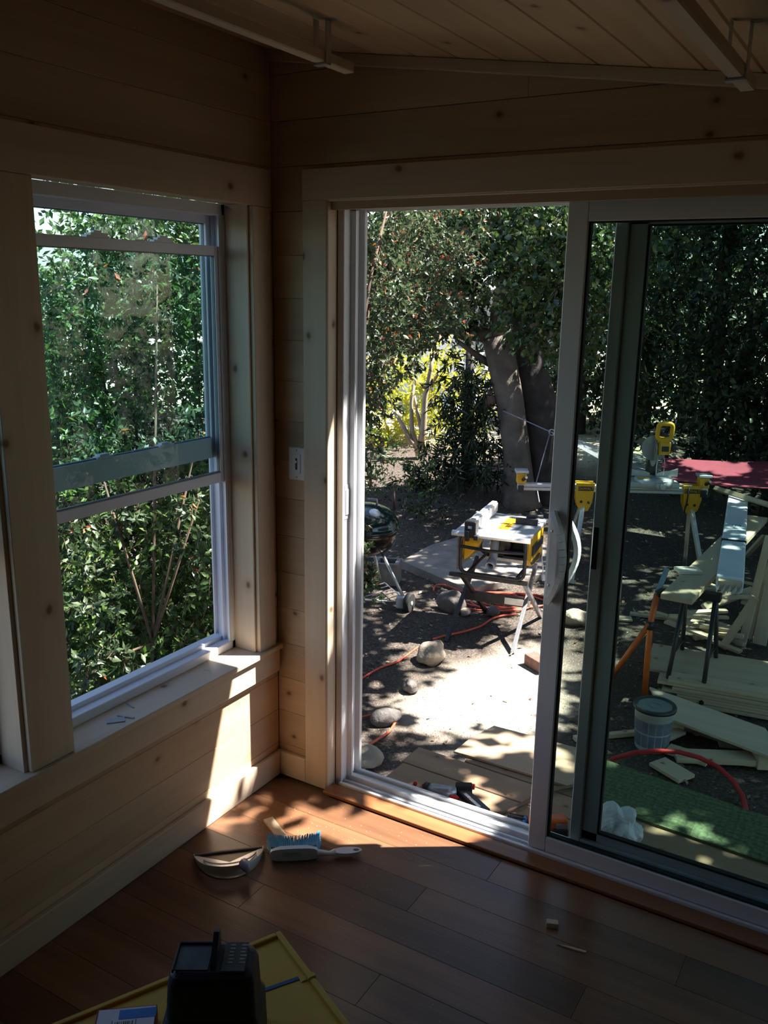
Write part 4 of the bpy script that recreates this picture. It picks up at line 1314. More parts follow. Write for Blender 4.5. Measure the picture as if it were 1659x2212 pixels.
xm = mx_of(1405)
mp = rotz(ma, (mL.x, mL.y, 0)) @ Vector((xm, 0.0, 0.166))
mw = thing('miter_saw', 'yellow miter saw with grey base standing on the long stand', 'miter saw', mp, ma)
GREYC = pm('pale_cast_metal', (0.58, 0.60, 0.62), (0.46, 0.48, 0.50), 18, 0.4, 0.4)
b = MB(); b.box((-0.20, -0.10, 0.0), (0.22, 0.14, 0.05), 0.012); b.lathe([(0.0, 0.08), (0.15, 0.08), (0.165, 0.07), (0.165, 0.03), (0.15, 0.0)], 28, Matrix.Translation((0.02, -0.01, 0))); b.build('base', GREYC, mw)
b = MB(); b.box((0.0, -0.24, 0.02), (0.06, -0.12, 0.07), 0.01); b.tube([(0.03, -0.24, 0.05), (0.03, -0.29, 0.05)], 0.02, 10); b.build('miter_arm', GREYC, mw)
for sx in (-1, 1):
    b = MB(); b.prism([(sx * 0.03 + 0.02, 0.035, 0.08), (sx * 0.21 + 0.02, 0.035, 0.08), (sx * 0.21 + 0.02, 0.035, 0.15), (sx * 0.17 + 0.02, 0.035, 0.135), (sx * 0.07 + 0.02, 0.035, 0.12), (sx * 0.03 + 0.02, 0.035, 0.105)], (0, 0.018, 0)); b.build('fence', GREYC, mw)
b = MB(); b.box((-0.14, -0.09, 0.081), (-0.03, -0.03, 0.086), 0.001); b.build('kerf_plate', YEL, mw)
b = MB(); b.box((-0.02, 0.09, 0.05), (0.07, 0.17, 0.26), 0.012); b.bar((0.025, 0.13, 0.24), (0.03, 0.05, 0.40), 0.06, 0.06, bev=0.01); b.build('pivot_arm', BLACK, mw)
b = MB()
b.tube([(0.0, -0.02, 0.335), (0.0, 0.0, 0.335)], 0.11, 24); b.build('blade_guard', pm('grey_guard', (0.33, 0.34, 0.35), (0.25, 0.26, 0.27), 14, 0.4, 0.3), mw)
b = MB(); b.tube([(-0.008, -0.004, 0.30), (-0.006, -0.004, 0.30)], 0.125, 32); b.build('blade', STEEL, mw)
b = MB(); b.box((0.015, -0.07, 0.285), (0.125, 0.06, 0.40), 0.018); b.build('motor', YEL, mw)
slab_box('motor_badge', (0.045, -0.0715, 0.315), (0.105, -0.0695, 0.36), BLACK, mw)
b = MB(); b.tube([(0.12, -0.005, 0.345), (0.175, -0.005, 0.345)], [0.058, 0.046], 16); b.build('motor_cap', BLACK, mw)
b = MB()
lp = rounded_loop(0.0, 0.118, 0.42, 0.555, -0.06, 0.03)
b.tube([(x, y - 0.02 * (z - 0.42) / 0.13, z) for x, y, z in lp], 0.019, 10, closed=True); b.bar((0.06, -0.05, 0.39), (0.06, -0.06, 0.43), 0.075, 0.05, up=(0, 1, 0), bev=0.008); b.build('handle', YEL, mw)
b = MB(); b.box((0.03, -0.085, 0.445), (0.09, -0.065, 0.475), 0.005); b.build('trigger', BLACK, mw)
b = MB(); b.tube([(0.02, -0.05, 0.29), (0.018, -0.06, 0.16), (0.02, -0.05, 0.10)], 0.006, 6); b.tube([(0.075, -0.05, 0.29), (0.085, -0.06, 0.20), (0.082, -0.05, 0.11)], 0.0035, 6); b.build('guard_links', STEEL, mw)
# scraps left on the stand
for (px, off, L_, lab, a_) in ((1450, -0.02, 0.11, 'short square wood offcut lying across the miter saw stand beam', 1.0), (1474, 0.0, 0.16, 'pale wood offcut on the miter saw stand next to its end support', 0.5)):
    p = rotz(ma, (mL.x, mL.y, 0)) @ Vector((mx_of(px), off, 0.166))
    o = plank('wood_offcut', L_, 0.045, 0.022, LUMBER, None, (p.x, p.y, p.z + 0.0115), (math.cos(ma - a_), math.sin(ma - a_), 0), ZV)
    tag(o, lab, 'offcut', 'offcuts on the miter saw stand')

# ================================================================== KETTLE GRILL
GC = Vector((-1.705, 3.33, G))
gr = thing('kettle_grill', 'dark green kettle grill with a domed lid on tripod legs', 'grill', GC, 0.1)
ENAM = pm('dark_green_enamel', (0.008, 0.022, 0.018), (0.006, 0.016, 0.013), 6, 0.10, spec=0.7)
ENAB = pm('black_bowl_enamel', (0.012, 0.011, 0.009), (0.02, 0.016, 0.01), 6, 0.18, spec=0.6)
R_ = 0.268; rz_ = 0.61
b = MB(); b.lathe([(0.003, 0.192)] + [(R_ * math.sin(a), 0.015 + 0.178 * math.cos(a)) for a in [math.pi / 2 * i / 12 for i in range(1, 13)]] + [(R_ + 0.008, 0.010), (R_ + 0.008, -0.006), (R_ - 0.004, -0.006)], 40, Matrix.Translation((0, 0, rz_))); b.build('lid', ENAM, gr)
b = MB(); b.lathe([(R_ - 0.003, -0.004), (R_ + 0.001, -0.01)] + [(R_ * math.cos(a) ** 0.8, -0.01 - 0.215 * math.sin(a)) for a in [math.pi / 2 * i / 12 for i in range(1, 12)]] + [(0.01, -0.228)], 40, Matrix.Translation((0, 0, rz_))); b.build('bowl', ENAB, gr)
b = MB(); b.tube([(-0.09, -0.02, rz_ + 0.185), (-0.09, -0.02, rz_ + 0.225), (0.09, 0.02, rz_ + 0.225), (0.09, 0.02, rz_ + 0.185)], 0.011, 8); b.build('lid_handle', pm('worn_wood_handle', (0.35, 0.30, 0.38), (0.25, 0.2, 0.25), 20, 0.6), gr)
b = MB(); b.lathe([(0, 0.006), (0.04, 0.005), (0.045, 0)], 16, frame_M((0.13, -0.10, rz_ + 0.152), (1, 0, -0.5), (0.5, -0.35, 0.8))); b.build('lid_vent', ALU, gr)
hb_ = MB(); hb_.tube([(-0.06, -0.285, rz_ - 0.045), (0.06, -0.285, rz_ - 0.045)], 0.013, 8); hb_.build('bowl_handle', pm('pale_worn_handle', (0.62, 0.58, 0.52), (0.5, 0.46, 0.4), 20, 0.6), gr)
legs = [(0.9, (0.34, -0.12)), (2.9, (-0.30, -0.20)), (4.6, (0.0, 0.34))]
wheel = TMv = None
for i, (fx, fy) in enumerate(((0.40, -0.07), (-0.28, -0.26), (-0.02, 0.36))):
    b = MB(); b.tube([(fx * 0.42, fy * 0.42, rz_ - 0.19), (fx, fy, 0.06 if i == 0 else 0.012)], 0.0125, 8); b.build('leg', ALU, gr)
wx = (0.425, -0.075, 0.072)
b = MB(); b.tube([(wx[0] - 0.022, wx[1], wx[2]), (wx[0] + 0.022, wx[1], wx[2])], 0.072, 24); b.build('wheel', RUBBER, gr)
b = MB(); b.tube([(wx[0] - 0.026, wx[1], wx[2]), (wx[0] + 0.026, wx[1], wx[2])], 0.016, 16); b.build('wheel_hub', pm('grey_hub', (0.4, 0.4, 0.4), None, 20, 0.5), gr)
b = MB()
for (p, q) in (((0.40, -0.07, 0.07), (-0.28, -0.26, 0.06)), ((0.40, -0.06, 0.07), (-0.02, 0.36, 0.06)), ((-0.28, -0.26, 0.06), (-0.02, 0.36, 0.06))):
    b.tube([p, q], 0.005, 6)
for i in range(6):
    t = (i + 1) / 7
    b.tube([Vector((0.40, -0.07, 0.07)).lerp(Vector((-0.28, -0.26, 0.06)), t), Vector((0.40, -0.06, 0.07)).lerp(Vector((-0.02, 0.36, 0.06)), t)], 0.004, 6)
b.build('wire_shelf', STEEL, gr)
b = MB(); b.bar((0.33, -0.10, 0.075), (0.41, -0.075, 0.075), 0.07, 0.09, bev=0.008); b.build('leg_bracket', pm('light_plastic', (0.55, 0.57, 0.62), None, 20, 0.5), gr)

# concrete block by the grill
CONC = pm('grey_concrete', (0.25, 0.24, 0.23), (0.18, 0.175, 0.17), 18, 0.9, bump=0.4, bscale=120)
p = ground(800, 1262) + Vector((0, 0.1, 0))
cbk = thing('concrete_block', 'grey hollow concrete block standing behind the kettle grill', 'block', (p.x, p.y, gz(p.x, p.y)), 0.35)
b = MB()
for (lo_, hi_) in (((-0.2, -0.1, 0), (-0.165, 0.1, 0.19)), ((0.165, -0.1, 0), (0.2, 0.1, 0.19)), ((-0.165, -0.1, 0), (0.165, -0.068, 0.19)), ((-0.165, 0.068, 0), (0.165, 0.1, 0.19)), ((-0.018, -0.068, 0), (0.018, 0.068, 0.19))):
    b.box(lo_, hi_)
b.build('block_body', CONC, cbk)

# ================================================================== ROCKS, BRICK, CORDS
ROCKL = pm('tan_rock', (0.42, 0.35, 0.27), (0.26, 0.21, 0.16), 7, 0.9, bump=0.5, bscale=40)
ROCKD = pm('dark_rock', (0.17, 0.15, 0.14), (0.09, 0.08, 0.075), 8, 0.85, bump=0.5, bscale=40)
for (px, py, r, sc, mt, sd, lab) in (
        (925, 1436, 0.115, (1.0, 0.8, 0.72), ROCKL, 11, 'large tan rock on the sawdust in front of the table saw'),
        (881, 1496, 0.055, (1.0, 0.8, 0.8), ROCKD, 12, 'small dark rock between the tan rock and the wedge-shaped rock'),
        (828, 1566, 0.085, (1.15, 0.65, 0.62), ROCKD, 23, 'wedge-shaped grey rock beside the orange cord near the door jamb'),
        (968, 1322, 0.13, (0.95, 0.55, 0.72), ROCKD, 44, 'dark curved boulder between the grill wheel and the saw stand'),
        (782, 1655, 0.10, (1.1, 0.8, 0.45), ROCKL, 15, 'flat grey stone at the corner of the deck'),
        (1240, 1352, 0.11, (1.0, 0.8, 0.6), ROCKL, 16, 'pale stone seen through the sliding panel behind its stile'),
        (1002, 1330, 0.05, (1.2, 0.8, 0.6), ROCKL, 27, 'small flat stone beside the dark curved boulder'),
        (1060, 1330, 0.06, (1.2, 0.9, 0.6), ROCKD, 18, 'small dark stone among the coils of orange cord')):
    p = ground(px, py)
    o = blob('rock', r, sd, 0.20, mt, None, 3, False, sc, 0.7)
    o.location = (p.x, p.y + r * sc[1] * 0.6, p.z + r * sc[2] * 0.66)
    o.rotation_euler = (0, 0, sd)
    tag(o, lab, 'rock', 'rocks in the yard')
p = ground(1160, 1448)
o = MB().box((-0.10, -0.05, 0), (0.10, 0.05, 0.075), 0.006).build('brick', pm('brown_brick', (0.22, 0.12, 0.09), (0.15, 0.08, 0.06), 20, 0.9, bump=0.3))
o.location = (p.x, p.y + 0.03, p.z); o.rotation_euler = (0, 0, -0.55)
tag(o, 'brown brick lying on the sawdust beside the door stile', 'brick')
o = MB().prism([(-0.035, 0, 0), (0.04, 0, 0), (0.012, 0, 0.055)], (0, 0.03, 0)).build('wood_wedge', LUMBER)
p2 = ground(1150, 1424); o.location = (p2.x, p2.y, p2.z + 0.001); o.rotation_euler = (0, 0, 0.3)
tag(o, 'small triangular wood wedge standing near the brown brick', 'wedge')


SLAB = pm('dusty_stone', (0.34, 0.29, 0.24), (0.22, 0.19, 0.16), 6, 0.95, bump=0.3, bscale=40)
pts = [ground(px, py) for px, py in ((866, 1226), (930, 1190), (1000, 1164), (1100, 1168), (1200, 1190), (1205, 1248), (1110, 1268), (1010, 1288), (940, 1258))]
zt_ = max(p.z for p in pts) + 0.012
o = MB().prism([(p.x, p.y, G - 0.02) for p in pts], (0, 0, zt_ + 0.015 - (G - 0.02))).build('stone_slab', SLAB)
tag(o, 'flat pale stone slab set in the ground behind the table saw', 'slab')


def cord(name, pix, r, mat, lab, cat, up=0.012):
    pts = [ground(x, y) + Vector((0, 0, up)) for x, y in pix]
    # smooth (Catmull-Rom)
    sm = []
    for i in range(len(pts) - 1):
        p0, p1, p2_, p3 = pts[max(i - 1, 0)], pts[i], pts[i + 1], pts[min(i + 2, len(pts) - 1)]
        for k_ in range(5):
            t = k_ / 5
            sm.append(0.5 * ((2 * p1) + (p2_ - p0) * t + (2 * p0 - 5 * p1 + 4 * p2_ - p3) * t * t + (3 * p1 - p0 - 3 * p2_ + p3) * t ** 3))
    sm.append(pts[-1])
    o_ = MB().tube(sm, r, 6).build(name, mat)
    return tag(o_, lab, cat, 'cords and hoses outside' if cat == 'cord' else None)


cord('extension_cord', [(740, 1500), (775, 1474), (820, 1447), (860, 1432), (885, 1415), (902, 1402)], 0.007, CORD, 'orange cord running from the door jamb up to the tan rock', 'cord')
cord('extension_cord', [(735, 1566), (770, 1557), (800, 1549), (815, 1545)], 0.007, CORD, 'short run of orange cord ending under the wedge-shaped rock', 'cord')
cord('extension_cord', [(745, 1655), (785, 1623), (815, 1603), (840, 1585), (855, 1563)], 0.008, CORD, 'orange cord coming from below the wedge-shaped rock to the deck corner', 'cord')
cord('extension_cord', [(935, 1384), (965, 1376), (1010, 1366), (1040, 1355), (1062, 1340), (1085, 1334), (1115, 1330)], 0.008, CORD, 'orange cord leading from the saw stand foot into the coil', 'cord')
coil = []
for i in range(95):
    t = i * 0.42
    coil.append((1088 + (62 + 24 * math.sin(t * 0.31)) * math.cos(t) + 22 * math.sin(t * 0.17), 1306 + (15 + 6 * math.cos(t * 0.23)) * math.sin(t) - 2))
cord('extension_cord', coil, 0.008, CORD, 'tangled coil of orange extension cord under the table saw', 'cord', 0.018)
cord('extension_cord', [(936, 1282), (942, 1270), (965, 1270), (1000, 1284), (1030, 1297), (1060, 1296), (1100, 1288), (1140, 1290), (1172, 1302), (1200, 1306)], 0.008, CORD, 'loose orange cord looping behind the saw stand legs', 'cord', 0.02)
# red hose arching over the offcuts
pts = []
for (px, py, h) in ((1296, 1656, 0.02), (1330, 1637, 0.10), (1375, 1625, 0.16), (1420, 1622, 0.18), (1465, 1624, 0.18), (1510, 1636, 0.16), (1550, 1656, 0.13), (1585, 1688, 0.09), (1604, 1720, 0.05), (1612, 1752, 0.02), (1613, 1785, 0.015)):
    pts.append(at(px, py, 'z', G + h))
o = MB().tube(pts, 0.013, 8).build('red_hose', pm('red_rubber_hose', (0.50, 0.025, 0.025), (0.40, 0.02, 0.02), 14, 0.45))
tag(o, 'red rubber hose arching over the wood scraps behind the carpet', 'hose')

# ================================================================== BUCKET
p = ground(1397, 1628)
bk = thing('bucket', 'white bucket with printed sides and a dark rimmed lid', 'bucket', (p.x, p.y + 0.09, p.z))
b = MB(); b.lathe([(0.0, 0.001), (0.086, 0.001), (0.090, 0.01), (0.106, 0.225), (0.109, 0.226), (0.109, 0.245), (0.104, 0.245)], 32); b.build('bucket_body', pm('white_bucket_plastic', (0.62, 0.62, 0.64), (0.55, 0.55, 0.57), 8, 0.45), bk)
b = MB(); b.lathe([(0.0, 0.246), (0.096, 0.246), (0.098, 0.256), (0.112, 0.256), (0.116, 0.248), (0.115, 0.236), (0.110, 0.236)], 32); b.build('lid', pm('dark_green_lid', (0.03, 0.045, 0.045), (0.02, 0.03, 0.03), 12, 0.45), bk)
b = MB(); b.lathe([(0.0, 0.2475), (0.092, 0.2475)], 32); b.lathe([(0.03, 0.2478), (0.03, 0.251), (0.034, 0.251), (0.034, 0.2478)], 24); b.build('lid_disc', pm('grey_green_lid', (0.22, 0.27, 0.26), (0.17, 0.21, 0.2), 8, 0.5), bk)
LAB = pm('blue_grey_print', (0.13, 0.15, 0.22), (0.20, 0.21, 0.28), 25, 0.5)
for i in range(7):
    a0 = -2.75 + i * 0.40; a1 = a0 + 0.34
    for (z0, z1) in ((0.03, 0.105), (0.115, 0.185)):
        vs = []
        for a in (a0, (a0 + a1) / 2, a1):
            for z in (z0, z1):
                rr = 0.0905 + (z - 0.01) / 0.215 * 0.016 + 0.0008
                vs.append((rr * math.cos(a), rr * math.sin(a), z))
        MB().add(vs, [(0, 2, 3, 1), (2, 4, 5, 3)]).build('printed_panel', LAB, bk, False)

# ================================================================== LUMBER, BENCH AND TRESTLES
def lie(name, px, py, L_, w_, t_, ang_, lab, grp, mat=LUMBER, tilt=0.0, lift=0.0, cat='offcut'):
    p_ = ground(px, py)
    ax = Vector((math.cos(ang_) * math.cos(tilt), math.sin(ang_) * math.cos(tilt), math.sin(tilt)))
    o_ = plank(name, L_, w_, t_, mat, None, (p_.x, p_.y, p_.z + t_ / 2 + 0.012 + lift + abs(math.sin(tilt)) * L_ / 2), ax, ZV)
    return tag(o_, lab, cat, grp)


offs = [
    (1432, 1606, 0.26, 0.085, 0.02, 1.05, 0.10, 'sunlit board offcut leaning beside the bucket under the red hose'),
    (1470, 1575, 0.20, 0.06, 0.02, 1.25, 0.2, 'bluish white offcut tilted up just beyond the bucket'),
    (1540, 1598, 0.46, 0.07, 0.03, -0.15, 0.0, 'long offcut lying across the pile behind the red hose'),
    (1485, 1640, 0.22, 0.09, 0.025, -0.1, 0.0, 'square-ended offcut inside the arc of the red hose'),
    (1560, 1650, 0.50, 0.11, 0.03, 0.42, 0.04, 'wide pale board slanting through the scraps inside the hose arc'),
    (1450, 1672, 0.20, 0.12, 0.02, -0.5, 0.0, 'short wide grey offcut near the carpet edge'),
    (1600, 1618, 0.24, 0.07, 0.03, 0.35, 0.0, 'stubby offcut against the plywood panel edge'),
    (1350, 1595, 0.62, 0.035, 0.025, 0.75, 0.0, 'narrow stick lying on the ground between the bucket and the door stile'),
    (1520, 1585, 0.16, 0.06, 0.02, 0.9, 0.0, 'little offcut lying under the corner of the plywood panel'),
    (1640, 1655, 0.40, 0.09, 0.03, 0.3, 0.0, 'board offcut at the far end of the hose pile'),
    (1350, 1342, 0.10, 0.09, 0.015, 0.4, 0.0, 'small pale scrap on the bare soil beside the orange trestle'),
    (1440, 1342, 0.55, 0.05, 0.02, 0.2, 0.0, 'thin board on the soil behind the orange trestle'),
    (1545, 1385, 0.34, 0.05, 0.03, 0.6, 0.25, 'stick tilted up under the loaded plank bench'),
    (1530, 1350, 0.45, 0.06, 0.03, -0.4, 0.0, 'dark shaded offcut under the loaded plank bench'),
]
for (px, py, L_, w_, t_, a_, tl_, lab) in offs:
    lie('wood_offcut', px, py, L_, w_, t_, a_, lab, 'offcuts on the ground', tilt=tl_)

# stack of long boards
sA, sB = ground(1404, 1516), ground(1659, 1562)
sd_ = (sB - sA); sd_.z = 0; sd_.normalize(); sn = Vector((-sd_.y, sd_.x, 0))
for i in range(7):
    c = sA + sd_ * (1.25 + 0.03 * ((i * 7) % 5)) + sn * (0.075 + 0.006 * ((i * 3) % 4))
    o = plank('stacked_board', 2.44, 0.14, 0.019, LUMBER, None, (c.x, c.y, G + 0.024 + 0.0205 * i), sd_, ZV)
    tag(o, ('bottom board', 'second board from the bottom', 'third board from the bottom', 'middle board', 'third board from the top', 'second board from the top', 'topmost board')[i] + ' of the neat stack behind the plywood panel', 'board', 'stacked boards')
c = sA + sd_ * 1.2 + sn * 0.30
o = plank('wide_board', 2.5, 0.28, 0.019, LUMBER, None, (c.x, c.y, G + 0.17), sd_, Vector((0, 0, 1)) - sn * 0.25)
tag(o, 'wide board leaning along the back of the board stack', 'board')
b = MB()
cs = [at(px, py, 'z', G + 0.10) for px, py in ((1403, 1488), (1436, 1553), (1612, 1620))]
e1 = cs[2] - cs[1]; e2 = cs[0] - cs[1]
e1 = e1 * 1.5
b.prism([cs[1], cs[1] + e1, cs[1] + e1 + e2, cs[0]], (0, 0, 0.014))
tag(b.build('plywood_offcut_sheet', wood('pale_plywood', (0.66, 0.56, 0.42), (0.56, 0.46, 0.33), rough=0.7, spec=0.2)), 'large pale plywood panel lying in front of the board stack', 'plywood')
for i, q in enumerate((0.12, 0.85)):
    c = cs[1] + e1 * q + e2 * 0.5
    o = plank('spacer_block', e2.length * 0.8, 0.09, 0.085, LUMBER, None, (c.x, c.y, G + 0.0555), e2, ZV)
    tag(o, ('spacer block under the bucket side of the plywood panel', 'spacer block under the far side of the plywood panel')[i], 'block', 'spacers under the plywood')

# plank bench
PZ = 0.06
pa, pb_, pc = at(1425, 1288, 'z', PZ), at(1498, 1288, 'z', PZ), at(1583, 1108, 'z', PZ)
plA = (pa + pb_) / 2
pld = Vector((0.03, 1, 0)).normalized()
c = plA + pld * 1.18
o = plank('bench_plank', 2.36, 0.185, 0.036, LUMBER, None, (c.x, c.y, PZ - 0.018), pld, ZV, 0.003)
tag(o, 'long plank laid across the trestles as a workbench', 'plank')
wsp = at(1487, 1229, 'z', PZ + 0.02)
o = plank('wood_offcut', 0.15, 0.11, 0.019, wood('whitewashed', (0.86, 0.80, 0.68), (0.74, 0.66, 0.52), rough=0.6), None, (wsp.x, wsp.y, PZ + 0.0105), (0.8, 0.5, 0), ZV)
tag(o, 'bright square offcut lying on the near end of the bench plank', 'offcut')


def trestle(name, lab, x0, x1, y, mat, grp):
    t_ = thing(name, lab, 'sawhorse', ((x0 + x1) / 2, y, G), 0.0, grp)
    hw = (x1 - x0) / 2
    zt = PZ - 0.036 - G
    b_ = MB(); b_.box((-hw, -0.03, zt - 0.05), (hw, 0.03, zt), 0.004); b_.build('top_bar', mat, t_)
    for s1 in (-1, 1):
        for s2 in (-1, 1):
            b_ = MB(); b_.tube([(s1 * (hw - 0.03), s2 * 0.015, zt - 0.03), (s1 * (hw - 0.01), s2 * 0.22, 0.012)], 0.014, 8); b_.build('leg', mat, t_)
        b_ = MB(); b_.tube([(s1 * (hw - 0.02), -0.12, zt * 0.42), (s1 * (hw - 0.02), 0.12, zt * 0.42)], 0.009, 6); b_.build('leg_brace', mat, t_)
    return t_


trestle('sawhorse', 'black sawhorse under the near end of the bench plank', plA.x - 0.04, plA.x + 0.20, plA.y + 0.30, BLACK, 'sawhorses')
trestle('sawhorse', 'black sawhorse under the far end of the bench plank', plA.x - 0.10, plA.x + 0.55, plA.y + 2.15, BLACK, 'sawhorses')
# orange folding trestle in front of it
f1, f2 = ground(1392, 1508), ground(1316, 1472)
ap = at(1419, 1284, 'z', 0.0)
kn = at(1404, 1352, 'y', (f1.y + ap.y) / 2)
ot_ = thing('trestle', 'orange folding trestle with blue steel upper post beside the bench plank', 'sawhorse', f1)
b = MB(); b.tube([(0, 0, 0.01), kn - f1, ap - f1], 0.019, 8); b.build('leg', ORANGE, ot_)
b = MB(); b.tube([f2 - f1 + Vector((0, 0, 0.01)), kn - f1 + Vector((0, -0.01, 0.02))], 0.017, 8); b.build('leg', ORANGE, ot_)
b = MB(); b.tube([ap - f1, ap - f1 + Vector((0.03, 0.02, 0.02))], 0.026, 8); b.tube([kn - f1 - Vector((0, 0, 0.02)), kn - f1 + Vector((0, 0, 0.03))], 0.026, 8); b.build('joint', BLACK, ot_)
tp = at(1441, 1228, 'y', ap.y + 0.10)
b = MB(); b.bar(ap - f1, tp - f1, 0.03, 0.012); b.build('upper_post', pm('blue_steel', (0.35, 0.42, 0.5), None, 20, 0.4, 0.6), ot_)

# wrapped bundle
bw0 = (at(1543, 1252, 'z', 0.13) + at(1611, 1252, 'z', 0.13)) / 2
bwd = ((at(1575, 1062, 'z', 0.13) + at(1616, 1062, 'z', 0.13)) / 2 - bw0); bwd.z = 0
BL = min(bwd.length, 2.5); bwd.normalize()
bd = thing('wrapped_bundle', 'long board bundle wrapped in white plastic with a black strap', 'bundle', (bw0.x, bw0.y, PZ + 0.001), math.atan2(bwd.y, bwd.x))
WRAP = pm('white_wrap_film', (0.74, 0.77, 0.84), (0.64, 0.68, 0.77), 5, 0.32, bump=0.15, bscale=14)
b = MB(); b.box((0.0, -0.078, 0.0), (BL, 0.078, 0.085), 0.012); b.build('wrap', WRAP, bd)
b = MB(); b.box((-0.05, -0.066, 0.008), (0.02, 0.066, 0.07), 0.004); b.build('board_ends', LUMBER, bd)
b = MB(); b.box((0.86, -0.081, -0.001 + 0.003), (0.90, 0.081, 0.089), 0.002); b.build('strap', RUBBER, bd)
b = MB()
for (x, y, dx, dy) in ((1.30, 0.02, 0.05, 0.0), (1.30, 0.0, 0.05, -0.01), (1.35, 0.02, -0.02, -0.03), (1.32, -0.015, 0.03, -0.02), (1.30, -0.035, 0.05, 0.0)):
    b.bar((x, y, 0.0855), (x + dx, y + dy, 0.0855), 0.006, 0.001)
b.build('pen_marks', pm('blue_pen', (0.1, 0.13, 0.3), None, 20, 0.6), bd)
b = MB()
for i in range(5):
    b.add([(-0.02, -0.07 + i * 0.03, 0.075), (-0.09, -0.075 + i * 0.033, 0.03), (-0.07, -0.05 + i * 0.03, 0.0), (-0.01, -0.045 + i * 0.03, 0.05)], [(0, 1, 2, 3)])
b.build('torn_film', WRAP, bd, False)
# lumber leaning at the right of the bench
for (px0, py0, h0, px1, py1, h1, w_, lab) in (
        (1602, 1396, 0.02, 1662, 1158, 0.80, 0.05, 'upright board leaning against the lumber pile beside the bundle'),
        (1618, 1380, 0.04, 1690, 1130, 0.85, 0.04, 'second board leaning in the lumber pile, behind the upright one'),
        (1640, 1392, 0.02, 1668, 1260, 0.45, 0.09, 'yellowish board leaning at the outer side of the lumber pile'),
        (1520, 1312, 0.10, 1625, 1275, 0.16, 0.06, 'stick sticking out of the lumber pile below the wrapped bundle'),
        (1512, 1290, 0.16, 1600, 1278, 0.18, 0.045, 'thin stick lying on the pile just below the bundle end'),
        (1545, 1055, 0.825, 1659, 1090, 0.825, 0.035, 'long stick poking across above the bundle end'),
        (1560, 1400, 0.02, 1632, 1290, 0.40, 0.05, 'slanted stick in front of the lumber pile'),
        (1612, 1200, 0.02, 1700, 1105, 0.80, 0.05, 'pale stick leaning at the back of the lumber pile')):
    a_, b2 = at(px0, py0, 'z', G + h0), at(px1, py1, 'z', G + h1)
    d_ = b2 - a_
    o = plank('lumber', d_.length, w_, 0.035, LUMBER, None, (a_ + b2) / 2, d_, Vector((0, -1, 0.6)))
    tag(o, lab, 'lumber', 'lumber pile beside the bundle')

for i in range(16):
    px_ = RNG.uniform(1450, 1640); py_ = RNG.uniform(1335, 1410) if i < 9 else RNG.uniform(1290, 1360)
    p_ = ground(px_, py_)
    a_ = RNG.uniform(-0.6, 1.2); L_ = RNG.uniform(0.2, 0.6)
    o = plank('loose_stick', L_, RNG.uniform(0.03, 0.06), 0.02, LUMBER, None, (p_.x, p_.y, p_.z + 0.05 + 0.03 * (i % 5)), (math.cos(a_), math.sin(a_), RNG.uniform(-0.12, 0.12)), ZV)
    tag(o, 'loose stick in the scrap pile under the bench and bundle', 'stick', 'loose sticks in the scrap pile')

# ================================================================== HAMMOCK
hy = 6.15
ringp = at(1192, 934, 'y', hy)
spr_a, spr_b = at(1432, 990, 'y', hy + 0.45), at(1425, 1035, 'y', hy - 0.45)
hend = at(1760, 1010, 'y', hy + 0.2)
hm = thing('hammock', 'red cloth hammock with white cords strung from the big tree', 'hammock', (ringp.x, ringp.y, ringp.z))
REDC = pm('faded_red_cloth', (0.30, 0.035, 0.07), (0.24, 0.03, 0.055), 5, 0.8, bump=0.2, bscale=20)
nx_, ny_ = 20, 8
fa_, fb_ = spr_a - ringp, spr_b - ringp
ga, gb = at(1850, 985, 'y', hy + 1.1) - ringp, at(1850, 1052, 'y', hy + 0.1) - ringp
vs = []
for i in range(nx_ + 1):
    t = i / nx_
    for j in range(ny_ + 1):
        s_ = j / ny_
        p = (fa_.lerp(ga, t)).lerp(fb_.lerp(gb, t), s_)
        sag = 0.05 * math.sin(math.pi * t) + 0.06 * math.sin(math.pi * s_)
        p.z -= sag
        vs.append(p)
fs = [(i * (ny_ + 1) + j, (i + 1) * (ny_ + 1) + j, (i + 1) * (ny_ + 1) + j + 1, i * (ny_ + 1) + j + 1) for i in range(nx_) for j in range(ny_)]
cl = MB().add(vs, fs, True).build('hammock_cloth', REDC, hm, False)
md = cl.modifiers.new('thick', 'SOLIDIFY'); md.thickness = 0.008
CORDW = pm('white_cotton_cord', (0.72, 0.74, 0.78), (0.6, 0.62, 0.66), 30, 0.8)
for i in range(14):
    s_ = i / 13
    e = fa_.lerp(fb_, s_)
    m_ = e * 0.5 + Vector((0, 0, -0.04 - 0.02 * s_))
    MB().tube([(0, 0, 0), m_, e], 0.0035, 5).build('cord', CORDW, hm)
MB().tube([(0.03 * math.cos(a), 0, 0.03 * math.sin(a)) for a in [2 * math.pi * i / 14 for i in range(14)]], 0.005, 6, closed=True).build('ring', STEEL, hm)
tpin = at(1088, 888, 'y', 6.25) - ringp
MB().bar((0, 0, 0.0), tpin, 0.02, 0.004).build('strap', pm('grey_webbing', (0.35, 0.36, 0.45), None, 30, 0.8), hm)
MB().tube([(-0.02, 0, -0.01), (-0.06, -0.2, -0.5), at(1165, 1085, 'y', hy - 0.5) - ringp], 0.006, 6).build('tail_rope', pm('grey_rope', (0.3, 0.3, 0.36), None, 30, 0.8), hm)

